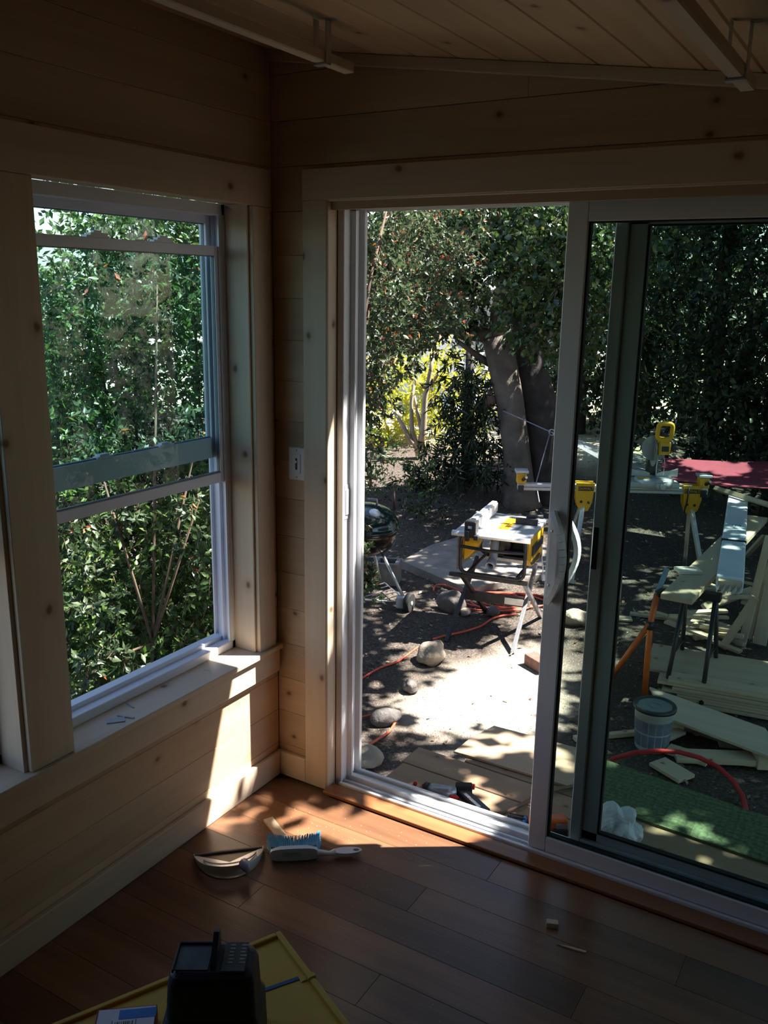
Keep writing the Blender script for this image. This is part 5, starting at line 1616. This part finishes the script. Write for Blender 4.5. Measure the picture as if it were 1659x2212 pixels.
# ================================================================== VEGETATION
def lit_mask(P, blobs):
    """True where a leaf would shade one of the sunlit spots on the ground"""
    t = (P[:, 2] - G) / SUN.z
    sx = P[:, 0] - SUN.x * t; sy = P[:, 1] - SUN.y * t
    m = np.zeros(len(P), bool)
    for (cx, cy, rx, ry, a) in blobs:
        dx, dy = sx - cx, sy - cy
        u = dx * math.cos(a) + dy * math.sin(a); v = -dx * math.sin(a) + dy * math.cos(a)
        m |= (u / rx) ** 2 + (v / ry) ** 2 < 1 + 0.25 * np.sin(9 * u + 4) * np.sin(8 * v)
    return m


LIT_SPOTS = [
    (-0.20, 2.62, 0.36, 0.50, 0.25), (-0.30, 1.98, 0.34, 0.22, 0.2), (0.02, 3.1, 0.22, 0.30, 0.0), (-0.05, 2.2, 0.2, 0.12, 0.1),
    (-0.95, 2.75, 0.22, 0.14, 0.5), (-0.75, 4.25, 0.45, 0.16, 0.3), (-0.35, 3.75, 0.3, 0.3, 0.0),
    (0.20, 0.47, 0.15, 0.13, 0.3), (0.42, 0.22, 0.17, 0.09, 0.0), (0.38, 0.66, 0.14, 0.08, 0.4),
    (-0.53, -0.64, 0.33, 0.17, 0.12), (0.264, -0.288, 0.38, 0.20, 0.58), (-0.62, -0.42, 0.22, 0.14, 0.5),
    (1.05, 0.40, 0.13, 0.09, 0.0), (0.55, 0.62, 0.12, 0.1, 0.0), (0.95, 1.75, 0.10, 0.18, 0.6), (0.62, 2.05, 0.05, 0.3, 0.7),
    (0.35, 3.2, 0.14, 0.22, 0.3), (0.15, 2.2, 0.10, 0.2, 0.4), (0.78, 3.2, 0.05, 0.12, 0.2), (1.2, 3.4, 0.08, 0.3, 0.2), (0.65, 4.2, 0.16, 0.12, 0.0),
    (-1.6, 2.4, 0.3, 0.12, 0.6), (-1.55, 3.6, 0.2, 0.15, 0.0), (-1.2, 5.6, 0.4, 0.25, 0.3), (-0.15, 6.4, 0.4, 0.2, 0.0),
]


for _px, _py in ((800, 985), (850, 1000), (905, 1012), (960, 985), (870, 965)):
    _p = ground(_px, _py)
    _t = (_p.z - G) / SUN.z
    LIT_SPOTS.append((_p.x - SUN.x * _t, _p.y - SUN.y * _t, 0.6, 0.5, 0.0))


def twig_cloud(clumps, leaf, per_twig, droop=0.12, up=0.25, spread=0.8, size_var=0.35):
    """leaves strung along twigs that grow out of ellipsoid clumps [(centre, radii, twigs)]"""
    Ps, Ds, Ns, Ss, T0, T1, Tm = [], [], [], [], [], [], []
    for (c, r, nt) in clumps:
        c = np.array(c, float); r = np.array(r, float) * np.ones(3)
        o = rnd_dirs(nt) * (RNG.random((nt, 1)) ** 0.45) * 0.85
        d = o * 0.9 + rnd_dirs(nt) * spread * 0.6 + np.array([0, 0, up])
        d /= np.linalg.norm(d, axis=1, keepdims=True)
        ln = (0.35 + 0.35 * RNG.random((nt, 1))) * float(np.mean(r)) * 0.8
        o = c + o * r
        for j in range(per_twig):
            t = (j + 0.6 + RNG.random((nt, 1)) * 0.5) / per_twig
            p = o + d * ln * t + np.array([0, 0, -1.0]) * droop * ln * t ** 2
            side = rnd_dirs(nt)
            a = d * 0.55 + side * 0.8 + np.array([0, 0, -0.15])
            Ps.append(p); Ds.append(a); Ns.append(rnd_dirs(nt) * 0.8 + np.array([0, 0, 0.7]))
            Ss.append(leaf * (1 - size_var / 2 + size_var * RNG.random(nt)) * (1.05 - 0.35 * t[:, 0]))
        T0.append(o); Tm.append(o + d * ln * 0.5 - np.array([0, 0, 1.0]) * droop * ln * 0.25); T1.append(o + d * ln - np.array([0, 0, 1.0]) * droop * ln)
    return (np.concatenate(Ps), np.concatenate(Ds), np.concatenate(Ns), np.concatenate(Ss)), (np.concatenate(T0), np.concatenate(Tm), np.concatenate(T1))


def twig_mesh(name, T, r, mat, parent):
    a, m, b_ = T
    n_ = len(a)
    offs = np.array([[1, 0, 0.2], [-0.5, 0.86, -0.2], [-0.5, -0.86, 0.1]]) * r
    v = np.concatenate([a[:, None, :] + offs, m[:, None, :] + offs * 0.8, b_[:, None, :] + offs * 0.45], axis=1).reshape(-1, 3)
    q = []
    for lv in (0, 3):
        for k_ in range(3):
            k2 = (k_ + 1) % 3
            q.append([lv + k_, lv + k2, lv + 3 + k2, lv + 3 + k_])
    q = (np.array(q)[None] + (np.arange(n_) * 9)[:, None, None]).reshape(-1)
    me = bpy.data.meshes.new(name)
    me.vertices.add(n_ * 9); me.vertices.foreach_set('co', v.astype(np.float32).ravel())
    me.loops.add(len(q)); me.loops.foreach_set('vertex_index', q.astype(np.int32))
    me.polygons.add(n_ * 6); me.polygons.foreach_set('loop_start', np.arange(0, len(q), 4, dtype=np.int32))
    me.update(calc_edges=True)
    return tag(link(name, me, mat, parent), kind='stuff')


BARK = pm('grey_bark', (0.17, 0.145, 0.125), (0.085, 0.07, 0.06), 5, 0.95, bump=0.9, bscale=16)
BARKD = pm('dark_ridged_bark', (0.07, 0.06, 0.055), (0.03, 0.026, 0.024), 6, 0.95, bump=1.0, bscale=14)
TWIG = pm('brown_twig', (0.14, 0.09, 0.06), (0.09, 0.06, 0.04), 20, 0.9)
PALEBARK = pm('pale_branch_bark', (0.42, 0.34, 0.26), (0.3, 0.24, 0.18), 9, 0.9)
GREEN = leaf_mat('shrub_leaf', [(0.0, (0.035, 0.075, 0.022)), (0.5, (0.065, 0.125, 0.035)), (0.86, (0.11, 0.19, 0.05)), (1.0, (0.20, 0.26, 0.09))], 0.38, 0.30)
REDLEAF = leaf_mat('red_flecked_leaf', [(0.0, (0.035, 0.06, 0.03)), (0.45, (0.065, 0.105, 0.05)), (0.935, (0.12, 0.16, 0.085)), (0.945, (0.36, 0.13, 0.07)), (0.975, (0.46, 0.13, 0.10)), (1.0, (0.55, 0.25, 0.09))], 0.38, 0.28)
OAKLEAF = leaf_mat('glossy_tree_leaf', [(0.0, (0.03, 0.06, 0.022)), (0.6, (0.055, 0.105, 0.035)), (0.93, (0.10, 0.16, 0.05)), (1.0, (0.32, 0.30, 0.12))], 0.25, 0.22, 0.8)
DARKLEAF = leaf_mat('dark_and_shaded_leaf', [(0.0, (0.012, 0.028, 0.012)), (0.7, (0.025, 0.05, 0.02)), (1.0, (0.05, 0.085, 0.03))], 0.45, 0.12)  # slim tree's own dark tone; on shaded trees the shade is in this colour
BRIGHTLEAF = leaf_mat('yellow_green_leaf', [(0.0, (0.30, 0.36, 0.06)), (0.5, (0.46, 0.48, 0.09)), (1.0, (0.66, 0.58, 0.12))], 0.45, 0.5)

PX = lambda px, py, Y: tuple(at(px, py, 'y', Y))


def plant(name, lab, cat, base_, clumps, leaf, per, mat, asp=0.5, stem=None, stem_mat=TWIG, stem_r=0.03, blobs=LIT_SPOTS, grp=None, droop=0.12, up=0.25, twig_r=0.003, house=True, tint_pow=1.0, clear=None):
    t_ = thing(name, lab, cat, base_, 0, grp)
    bv = Vector(base_)
    (P_, D_, N_, S_), T_ = twig_cloud(clumps, leaf, per, droop, up)
    k_ = np.ones(len(P_), bool)
    if blobs: k_ &= ~lit_mask(P_, blobs)
    if house:
        k_ &= ~((P_[:, 0] > -0.30) & (P_[:, 1] < 0.30) & (P_[:, 2] < 3.0))
    gzv = np.array([gz(p[0], p[1]) for p in P_])
    k_ &= P_[:, 2] > gzv + 0.02
    if clear is not None: k_ &= ~clear(P_)
    P_, D_, N_, S_ = P_[k_] - np.array(bv), D_[k_], N_[k_], S_[k_]
    tag(leaf_mesh('foliage', P_, D_, N_, S_, asp, RNG.random(len(P_)) ** tint_pow, mat, t_), kind='stuff')
    if twig_r:
        kk = np.ones(len(T_[0]), bool)
        for tt in (T_[0], T_[2]):
            if blobs: kk &= ~lit_mask(tt, blobs)
            if house: kk &= ~((tt[:, 0] > -0.30) & (tt[:, 1] < 0.30) & (tt[:, 2] < 3.0))
            if clear is not None: kk &= ~clear(tt)
            kk &= tt[:, 2] > G + 0.02
        twig_mesh('twigs', tuple(x[kk] - np.array(bv) for x in T_), twig_r, stem_mat, t_)
    for path, r0 in (stem or []):
        path = [Vector(p) - bv for p in path]
        K = len(path)
        MB().tube(path, [r0 * (1 - 0.6 * i / max(1, K - 1)) for i in range(K)], 8).build('stem', stem_mat, t_)
    return t_


# ---- the big tree with two trunks
tb = ground(1128, 1090)
TY = tb.y
oak = thing('big_tree', 'big leaning tree with two thick trunks behind the saws', 'tree', tb)


def wpath(pix, Y0, Y1=None):
    n_ = len(pix); Y1 = Y0 if Y1 is None else Y1
    return [at(px, py, 'y', Y0 + (Y1 - Y0) * i / max(1, n_ - 1)) for i, (px, py) in enumerate(pix)]


trunkA = wpath([(1128, 1096), (1122, 1060), (1114, 960), (1100, 860), (1084, 780), (1072, 730)], TY)
trunkA[0].z = tb.z - 0.05
MB().tube([p - tb for p in trunkA], [0.23, 0.17, 0.145, 0.15, 0.155, 0.15], 16).build('trunk', BARK, oak)
trunkB = wpath([(1195, 1075), (1185, 1000), (1168, 900), (1150, 820), (1138, 750), (1120, 640), (1112, 520), (1105, 400)], TY + 0.35)
trunkB[0].z = gz(trunkB[0].x, trunkB[0].y) - 0.05
MB().tube([p - tb for p in trunkB], [0.30, 0.25, 0.22, 0.19, 0.15, 0.12, 0.10, 0.08], 16).build('trunk', BARKD, oak)
for pix, r0 in (([(1074, 735), (1040, 722), (1000, 722), (960, 700)], 0.10), ([(1072, 740), (1075, 680), (1090, 600), (1086, 500), (1090, 380)], 0.10), ([(1068, 790), (1040, 775), (1015, 756), (985, 735)], 0.05), ([(1140, 740), (1180, 660), (1215, 600), (1260, 520)], 0.07), ([(1190, 1000), (1205, 900), (1215, 800), (1225, 700)], 0.035)):
    path = wpath(pix, TY + 0.1, TY - 0.3)
    MB().tube([p - tb for p in path], [r0 * (1 - 0.55 * i / (len(path) - 1)) for i in range(len(path))], 8).build('limb', BARK, oak)
oc = []
for (px, py, Y, r, nt) in ((1060, 470, TY - 0.2, 0.55, 90), (1150, 480, TY - 0.5, 0.6, 110), (1220, 520, TY - 0.7, 0.6, 110), (1130, 580, TY - 0.8, 0.5, 80), (1200, 620, TY - 0.9, 0.5, 90), (1040, 600, TY - 0.4, 0.5, 80),
                           (1210, 710, TY - 0.8, 0.4, 60), (1150, 690, TY - 0.9, 0.35, 45), (980, 500, TY, 0.6, 80), (1290, 560, TY - 0.5, 0.6, 90), (1000, 660, TY - 0.2, 0.4, 50), (1270, 700, TY, 0.5, 60), (1100, 380, TY, 0.9, 120), (1220, 380, TY, 0.9, 120), (1340, 480, TY, 0.7, 70)):
    oc.append((PX(px, py, Y), (r, r, r * 0.8), nt))
(P_, D_, N_, S_), T_ = twig_cloud(oc, 0.085, 9, 0.2, 0.1)
k_ = ~lit_mask(P_, LIT_SPOTS)
tag(leaf_mesh('foliage', P_[k_] - np.array(tb), D_[k_], N_[k_], S_[k_], 0.75, RNG.random(k_.sum()), OAKLEAF, oak), kind='stuff')
twig_mesh('twigs', tuple(x - np.array(tb) for x in T_), 0.005, BARK, oak)
# dry gourd hanging from the limb
gp = at(1058, 860, 'y', TY - 0.1)
gd = thing('hanging_gourd', 'brown gourd hanging from a limb beside the big tree trunk', 'gourd', gp)
b = MB(); b.lathe([(0.0, 0.09), (0.02, 0.085), (0.035, 0.04), (0.07, 0.0), (0.075, -0.05), (0.05, -0.09), (0.0, -0.10)], 16); b.build('gourd_body', pm('brown_gourd', (0.20, 0.12, 0.10), (0.14, 0.08, 0.07), 12, 0.6), gd)
b = MB(); b.tube([(0, 0, 0.085), (0.01, 0, 0.6)], 0.004, 5); b.build('hanging_wire', BLACK, gd)

# ---- canopy tree beyond the frame that throws the dappled shade
cbase = Vector((5.2, 5.6, gz(5.2, 5.6)))
cc = []
for i in range(165):
    x = RNG.uniform(0.2, 7.2); y = RNG.uniform(-0.6, 10.0); z = RNG.uniform(3.3, 5.0)
    if x < 1.2 and y < 1.5: continue
    cc.append(((x, y, z), (0.65, 0.65, 0.35), 36))
for i in range(125):
    z = RNG.uniform(3.2, 4.6)
    if i < 36:
        sx_, sy_ = RNG.uniform(0.5, 2.6), RNG.uniform(-1.4, 0.1)
    else:
        sx_, sy_ = RNG.uniform(0.6, 3.2), RNG.uniform(0.2, 6.5)
    t_ = (z - G) / SUN.z
    cc.append(((sx_ + SUN.x * t_, sy_ + SUN.y * t_, z), (0.55, 0.55, 0.3), 32))
for i in range(40):
    z = RNG.uniform(3.3, 4.5)
    sx_, sy_ = RNG.uniform(-4.4, -1.1), RNG.uniform(-1.0, 2.6)
    t_ = (z - G) / SUN.z
    cc.append(((sx_ + SUN.x * t_, sy_ + SUN.y * t_, z), (0.5, 0.5, 0.3), 28))
CROWN_GAPS = []
for _p in [PX(900, 480, 2.7), PX(960, 500, 3.0), PX(850, 520, 2.3), PX(820, 700, 1.9), PX(1150, 480, TY - 0.5), PX(1220, 520, TY - 0.7), PX(1200, 620, TY - 0.9), PX(1210, 700, TY - 0.8)] + [tuple(CAM + ray(a_, b_) * c_) for a_, b_, c_ in ((430, 930, 3.7), (380, 950, 3.8), (200, 960, 3.9), (190, 1440, 3.5), (200, 1300, 3.6), (250, 560, 4.2), (340, 600, 4.2), (430, 1080, 3.6))]:
    CROWN_GAPS.append((*shadow(_p), 0.34, 0.26, 0.4))
shade = plant('shade_tree', 'tall tree whose crown spreads over the yard', 'tree', cbase, cc, 0.15, 8, OAKLEAF, 0.7,
              stem=[([cbase, (5.1, 5.5, 1.0), (4.9, 5.4, 2.8), (4.2, 5.2, 4.2)], 0.22), ([(4.9, 5.4, 2.6), (3.5, 4.0, 3.7), (1.6, 2.6, 4.2)], 0.10), ([(4.9, 5.4, 2.7), (3.6, 6.8, 3.8), (2.0, 7.6, 4.3)], 0.10), ([(4.9, 5.4, 2.9), (5.2, 3.0, 3.8), (5.0, 1.0, 4.2)], 0.10)], stem_mat=BARK, twig_r=0.0, blobs=LIT_SPOTS + CROWN_GAPS)

# ---- red-flecked shrub growing by the door
rc = []
for (px, py, Y, r, nt) in ((790, 480, 1.9, 0.30, 46), (840, 500, 2.3, 0.32, 46), (900, 480, 2.7, 0.36, 50), (960, 500, 3.0, 0.34, 44), (800, 580, 1.8, 0.28, 46), (860, 590, 2.2, 0.30, 46), (920, 580, 2.6, 0.28, 40), (975, 600, 2.9, 0.26, 30),
                           (800, 680, 1.8, 0.26, 44), (860, 690, 2.1, 0.26, 40), (920, 670, 2.4, 0.24, 34), (975, 690, 2.7, 0.18, 18), (800, 770, 1.8, 0.22, 40), (850, 760, 2.1, 0.20, 28), (900, 740, 2.4, 0.18, 22),
                           (795, 860, 1.7, 0.18, 30), (830, 850, 1.9, 0.14, 16), (790, 950, 1.7, 0.16, 24), (780, 1040, 1.7, 0.09, 14), (770, 1130, 1.6, 0.06, 8), (776, 1185, 1.6, 0.06, 9), (792, 1245, 1.6, 0.075, 13), (790, 1280, 1.5, 0.10, 16), (750, 700, 1.7, 0.4, 60), (735, 1000, 1.6, 0.15, 24), (735, 1250, 1.5, 0.15, 24), (830, 400, 2.2, 0.45, 60), (950, 400, 2.8, 0.45, 60)):
    rc.append((PX(px, py, Y), (r, r, r), int(nt * 1.35)))
rb_ = ground(745, 1420)
plant('red_leaf_shrub', 'arching shrub with red and orange leaves growing beside the doorway', 'shrub', rb_, rc, 0.043, 10, REDLEAF, 0.5,
      stem=[([rb_, PX(770, 1000, 1.7), PX(790, 700, 1.8), PX(830, 470, 2.2)], 0.02), ([rb_, PX(740, 900, 1.6), PX(800, 640, 1.9), PX(930, 480, 2.7)], 0.018), ([rb_, PX(772, 1200, 1.6), PX(790, 1060, 1.7)], 0.01), ([rb_, PX(760, 850, 1.6), PX(800, 600, 1.7), PX(835, 455, 1.9)], 0.015)], blobs=LIT_SPOTS, tint_pow=0.95)

# ---- leafy tree between the doorway shrub and the big tree
mc = []
for (px, py, Y, r, nt) in ((790, 470, 5.5, 0.6, 60), (860, 480, 6.0, 0.6, 60), (930, 470, 6.2, 0.6, 60), (1000, 480, 6.5, 0.6, 50), (800, 560, 5.6, 0.5, 55), (870, 580, 6.0, 0.5, 55), (950, 580, 6.3, 0.5, 50), (1010, 580, 6.6, 0.45, 40), (800, 660, 5.6, 0.45, 50), (870, 680, 5.9, 0.42, 46), (940, 670, 6.2, 0.4, 40), (1000, 660, 6.4, 0.36, 30), (800, 740, 5.6, 0.35, 40), (860, 740, 5.9, 0.28, 26), (760, 640, 5.4, 0.7, 70), (930, 720, 6.2, 0.22, 16)):
    mc.append((PX(px, py, Y), (r, r, r), nt))
mb_ = Vector((-3.9, 5.7, gz(-3.9, 5.7)))
plant('garden_tree', 'leafy tree filling the view between the doorway shrub and the big trunk', 'tree', mb_, mc, 0.075, 9, OAKLEAF, 0.6, stem=[([mb_, (-3.8, 5.7, 0.8), PX(830, 640, 5.8), PX(860, 470, 6.0)], 0.07), ([(-3.8, 5.7, 0.7), PX(900, 660, 6.0), PX(960, 560, 6.3)], 0.04)], stem_mat=BARKD, blobs=LIT_SPOTS, twig_r=0.005)

# ---- shrubs outside the window
def ray_at(px, py, dist):
    d_ = ray(px, py); return tuple(CAM + d_ * dist)


wc = []
for px in range(40, 540, 55):
    for py in range(430, 1600, 80):
        if px < 260 and py < 560: continue
        if px < 150 and py < 660: continue
        dist = RNG.uniform(4.3, 6.4) if py < 1150 else RNG.uniform(4.0, 5.4)
        r = RNG.uniform(0.28, 0.42)
        wc.append((ray_at(px + RNG.uniform(-30, 30), py + RNG.uniform(-40, 40), dist), (r, r, r), 34))
third = len(wc) // 3
order = sorted(wc, key=lambda q: math.atan2(q[0][1] - CAM.y, q[0][0] - CAM.x))
nms = ('spreading shrub with clustered seed heads nearest the window side casing', 'tall green shrub filling the middle of the window view', 'loose green shrub at the mullion side of the window view')
for i in range(3):
    part = order[i * third:(i + 1) * third if i < 2 else None]
    cen = np.mean([q[0] for q in part], axis=0)
    bs = Vector((cen[0] - 0.2, cen[1] + 0.1, G))
    st_ = []
    for q in part[::7]:
        c_ = Vector(q[0])
        st_.append(([bs + Vector((RNG.uniform(-.15, .15), RNG.uniform(-.15, .15), 0)), bs.lerp(c_, 0.5) + Vector((0, 0, 0.15)), c_], 0.014))
    plant('window_shrub', nms[i], 'shrub', bs, part, 0.052, 9, GREEN, 0.45, stem=st_, blobs=None, grp='shrubs outside the window', house=True, clear=lambda P: P[:, 0] > -0.45)

uc = []
for px in range(60, 560, 60):
    for py in range(1000, 1640, 90):
        uc.append((ray_at(px + RNG.uniform(-25, 25), py + RNG.uniform(-30, 30), RNG.uniform(5.5, 6.6)), (0.42, 0.42, 0.42), 30))
bs = Vector((-2.7, 1.6, G))  # added mass, dark leaf colour stands for the deep shade there
plant('shaded_understory', 'leafy undergrowth added low behind the window shrubs, its dark leaves standing for shade', 'shrub', bs, uc, 0.065, 9, DARKLEAF, 0.5, stem=[([bs, (-2.6, 1.5, -0.2), q[0]], 0.012) for q in uc[::9]], blobs=None, clear=lambda P: P[:, 0] > -0.6)
# sprays of lit leaves close to the window
sc2 = []
for (px, py, dist, r, nt) in ((430, 930, 3.7, 0.13, 16), (380, 950, 3.8, 0.12, 12), (200, 960, 3.9, 0.16, 16), (170, 1180, 3.7, 0.12, 12), (250, 1120, 3.7, 0.12, 12), (200, 1300, 3.6, 0.14, 16), (190, 1440, 3.5, 0.13, 18), (270, 1420, 3.6, 0.12, 12), (430, 1080, 3.6, 0.11, 12), (420, 1180, 3.6, 0.10, 10), (340, 600, 4.2, 0.2, 20), (250, 560, 4.2, 0.2, 18)):
    sc2.append((ray_at(px, py, dist), (r, r, r), nt))
bs = Vector((-1.1, 0.35, G))
plant('berry_shrub', 'leafy sprays with a few red leaves close outside the open sash', 'shrub', bs, sc2, 0.048, 9, REDLEAF, 0.48, stem=[([bs, (-0.95, 0.3, 0.2), q[0]], 0.010) for q in sc2[::2]], blobs=None, clear=lambda P: P[:, 0] > -0.25, tint_pow=1.9)

# ---- slim dark tree
sb = ground(1010, 1048)
sct = []
for (px, py, r, nt) in ((1008, 800, 0.35, 30), (990, 850, 0.35, 34), (1020, 880, 0.35, 34), (1040, 930, 0.35, 36), (985, 930, 0.35, 36), (960, 980, 0.35, 34), (1010, 990, 0.4, 40), (1050, 1000, 0.35, 34), (930, 1020, 0.3, 28), (1040, 840, 0.3, 24), (900, 1030, 0.3, 24)):
    sct.append((PX(px, py, sb.y - 0.3), (r, r, r * 0.7), nt))
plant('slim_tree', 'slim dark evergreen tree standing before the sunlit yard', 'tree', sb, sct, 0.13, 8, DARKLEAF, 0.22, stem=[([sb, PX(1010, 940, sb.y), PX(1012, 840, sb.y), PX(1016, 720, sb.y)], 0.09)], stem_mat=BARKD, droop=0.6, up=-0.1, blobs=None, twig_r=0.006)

# ---- sunlit bush with pale branches
bb_ = ground(905, 985)
bcl = []
for (px, py, dy, r, nt) in ((840, 840, 0.6, 0.6, 50), (880, 860, 0.5, 0.6, 50), (930, 850, 0.5, 0.6, 50), (960, 900, 0.8, 0.6, 50), (900, 930, 0.9, 0.6, 50), (850, 940, 0.6, 0.6, 50), (800, 900, 0.4, 0.6, 50), (980, 830, 1.0, 0.6, 40), (920, 790, 0.8, 0.6, 40), (820, 980, 0.2, 0.35, 30)):
    bcl.append((PX(px, py, bb_.y + dy), (r, r, r), nt))
plant('yellow_bush', 'sunlit yellow-green bush with pale forking branches in the back yard', 'bush', bb_, bcl, 0.10, 9, BRIGHTLEAF, 0.4, stem=[(wpath([(905, 985), (915, 920), (918, 860), (930, 800), (935, 770)], bb_.y - 0.1), 0.05), (wpath([(905, 985), (890, 930), (888, 870), (897, 815)], bb_.y - 0.15), 0.04), (wpath([(912, 940), (900, 880), (890, 830)], bb_.y - 0.1), 0.03), (wpath([(890, 960), (868, 915), (848, 885)], bb_.y - 0.2), 0.04), (wpath([(925, 840), (945, 810), (948, 790)], bb_.y), 0.025)], stem_mat=PALEBARK, blobs=None, twig_r=0.006)

# ---- low bushes on the bank
for (px, py, r, nt, lab) in ((850, 1060, 0.38, 60, 'low bush on the bank behind the kettle grill'), (905, 1085, 0.30, 45, 'low dark bush on the bank between the grill and the table saw'), (800, 1010, 0.45, 60, 'taller bush on the bank beside the doorway shrub')):
    g_ = ground(px, py + 40)
    c_ = Vector((g_.x, g_.y, g_.z + r * 0.7))
    plant('bank_bush', lab, 'bush', g_, [((c_.x + RNG.uniform(-r, r), c_.y + RNG.uniform(-r, r) * 0.6, c_.z + RNG.uniform(-0.1, 0.2)), (r, r, r * 0.8), nt // 3) for _ in range(4)], 0.06, 8, DARKLEAF if 'dark' in lab else GREEN, 0.4, stem=[([g_, c_], 0.02)], blobs=LIT_SPOTS, grp='bushes on the bank')

# ---- trees on the right behind the glass, their shade put into dark leaves
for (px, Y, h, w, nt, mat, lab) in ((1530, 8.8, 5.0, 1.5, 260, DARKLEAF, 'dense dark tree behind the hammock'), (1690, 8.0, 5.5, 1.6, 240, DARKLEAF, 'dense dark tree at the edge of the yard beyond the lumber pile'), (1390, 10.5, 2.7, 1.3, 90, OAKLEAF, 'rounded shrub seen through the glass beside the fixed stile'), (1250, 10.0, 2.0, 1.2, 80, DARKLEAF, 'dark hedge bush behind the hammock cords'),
                                    (1850, 9.0, 4.5, 1.5, 160, DARKLEAF, 'added dark tree past the lumber, darkening the window reflection'), (2500, 5.5, 3.6, 1.5, 110, DARKLEAF, 'added unseen dark tree by the side boundary, darkening the window reflection'), (3900, 4.0, 3.4, 1.4, 100, DARKLEAF, 'added unseen dark tree near the house, darkening the window reflection')):  # last three added mostly out of view to darken the window reflection
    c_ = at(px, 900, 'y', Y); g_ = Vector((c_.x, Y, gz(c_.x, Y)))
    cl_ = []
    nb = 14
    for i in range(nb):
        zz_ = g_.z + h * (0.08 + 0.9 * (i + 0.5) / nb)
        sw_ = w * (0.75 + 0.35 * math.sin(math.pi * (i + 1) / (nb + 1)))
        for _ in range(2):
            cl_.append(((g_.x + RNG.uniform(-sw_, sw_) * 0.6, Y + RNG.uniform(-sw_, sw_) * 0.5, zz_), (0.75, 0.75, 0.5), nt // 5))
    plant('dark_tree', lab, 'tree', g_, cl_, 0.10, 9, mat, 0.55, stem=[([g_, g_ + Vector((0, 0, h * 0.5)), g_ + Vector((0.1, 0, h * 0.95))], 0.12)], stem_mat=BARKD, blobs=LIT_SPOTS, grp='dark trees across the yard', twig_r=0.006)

# ---- hedge trees closing off the yard
for i, ang_ in enumerate((57, 51, 46, 41, 37, 33.5, 30, 26.5, 23, 19.5, 16, 12, 7, 1, -6, -14, -23)):
    dist = 14.5 if i not in (4, 5, 6) else 22.0
    if i in (7, 8):
        dist = 20.0
    a_ = math.radians(ang_)
    c_ = Vector((CAM.x - math.sin(a_) * dist, CAM.y + math.cos(a_) * dist, 0)); c_.z = gz(c_.x, c_.y)
    h = (1.9, 2.2, 3.4, 4.3, 4.4, 4.6, 4.6, 4.2, 4.0, 3.4, 3.2, 4.6, 6.0, 5.0, 4.6, 4.8, 4.4)[i]
    cl_ = []
    for k2 in range(16):
        zz_ = c_.z + 0.3 + (h - 0.3) * (k2 + 0.5) / 16
        cl_.append(((c_.x + RNG.uniform(-1, 1), c_.y + RNG.uniform(-1, 1), zz_), (1.1, 1.1, 0.7), 26))
    lab = ('leafy tree far out beyond the window mullion', 'second far tree seen through the window', 'third far tree seen through the window', 'far tree behind the window corner', 'far tree above the kettle grill', 'far tree above the sunlit bush', 'far tree above the slim dark tree', 'far tree behind the big trunk', 'far tree behind the sliding stile', 'far tree behind the hammock ring', 'far tree behind the miter saw', 'far tree behind the wrapped bundle', 'far tree behind the lumber pile', 'far tree past the lumber pile, first along the boundary', 'far tree past the lumber pile, second along the boundary', 'far tree past the lumber pile, third along the boundary', 'far tree at the house end of the boundary')[i]
    plant('far_tree', lab, 'tree', c_, cl_, 0.16, 8, DARKLEAF if i > 7 else (GREEN if i % 3 else OAKLEAF), 0.5, stem=[([c_, c_ + Vector((0, 0, h * 0.5)), c_ + Vector((0.2, 0, h * 0.95))], 0.14)], stem_mat=BARKD, blobs=None, grp='trees closing the yard', twig_r=0.0)  # later trees take the dark leaf, shade put into the colour

# ---- pale house and wire fence in the distance
nh = at(1130, 800, 'y', 12.6)
hs = thing('far_house', 'pale house wall glimpsed far behind the big tree', 'house', (nh.x, 12.6, gz(nh.x, 12.6)), 1.1)
PALEW = pm('pale_stucco', (0.80, 0.84, 0.90), (0.76, 0.80, 0.87), 2, 0.8)
b = MB(); b.box((-1.5, 0, 0), (2.2, 3, 2.0)); b.build('wall', PALEW, hs)
b = MB(); b.prism([(-1.8, -0.3, 2.0), (-1.8, 3.3, 2.0), (-1.8, 1.5, 2.7)], (4.3, 0, 0)); b.build('roof', pm('grey_shingle', (0.28, 0.27, 0.27), (0.2, 0.2, 0.2), 14, 0.9), hs)
for x in (0.9,):
    f_ = MB().box((x - 0.5, -0.03, 0.9), (x + 0.5, 0.02, 1.9)).build('window', WHITE, hs)
    slab_box('pane', (x - 0.42, -0.04, 0.98), (x + 0.42, -0.028, 1.82), pm('dark_pane', (0.08, 0.1, 0.13), None, 3, 0.1), f_)
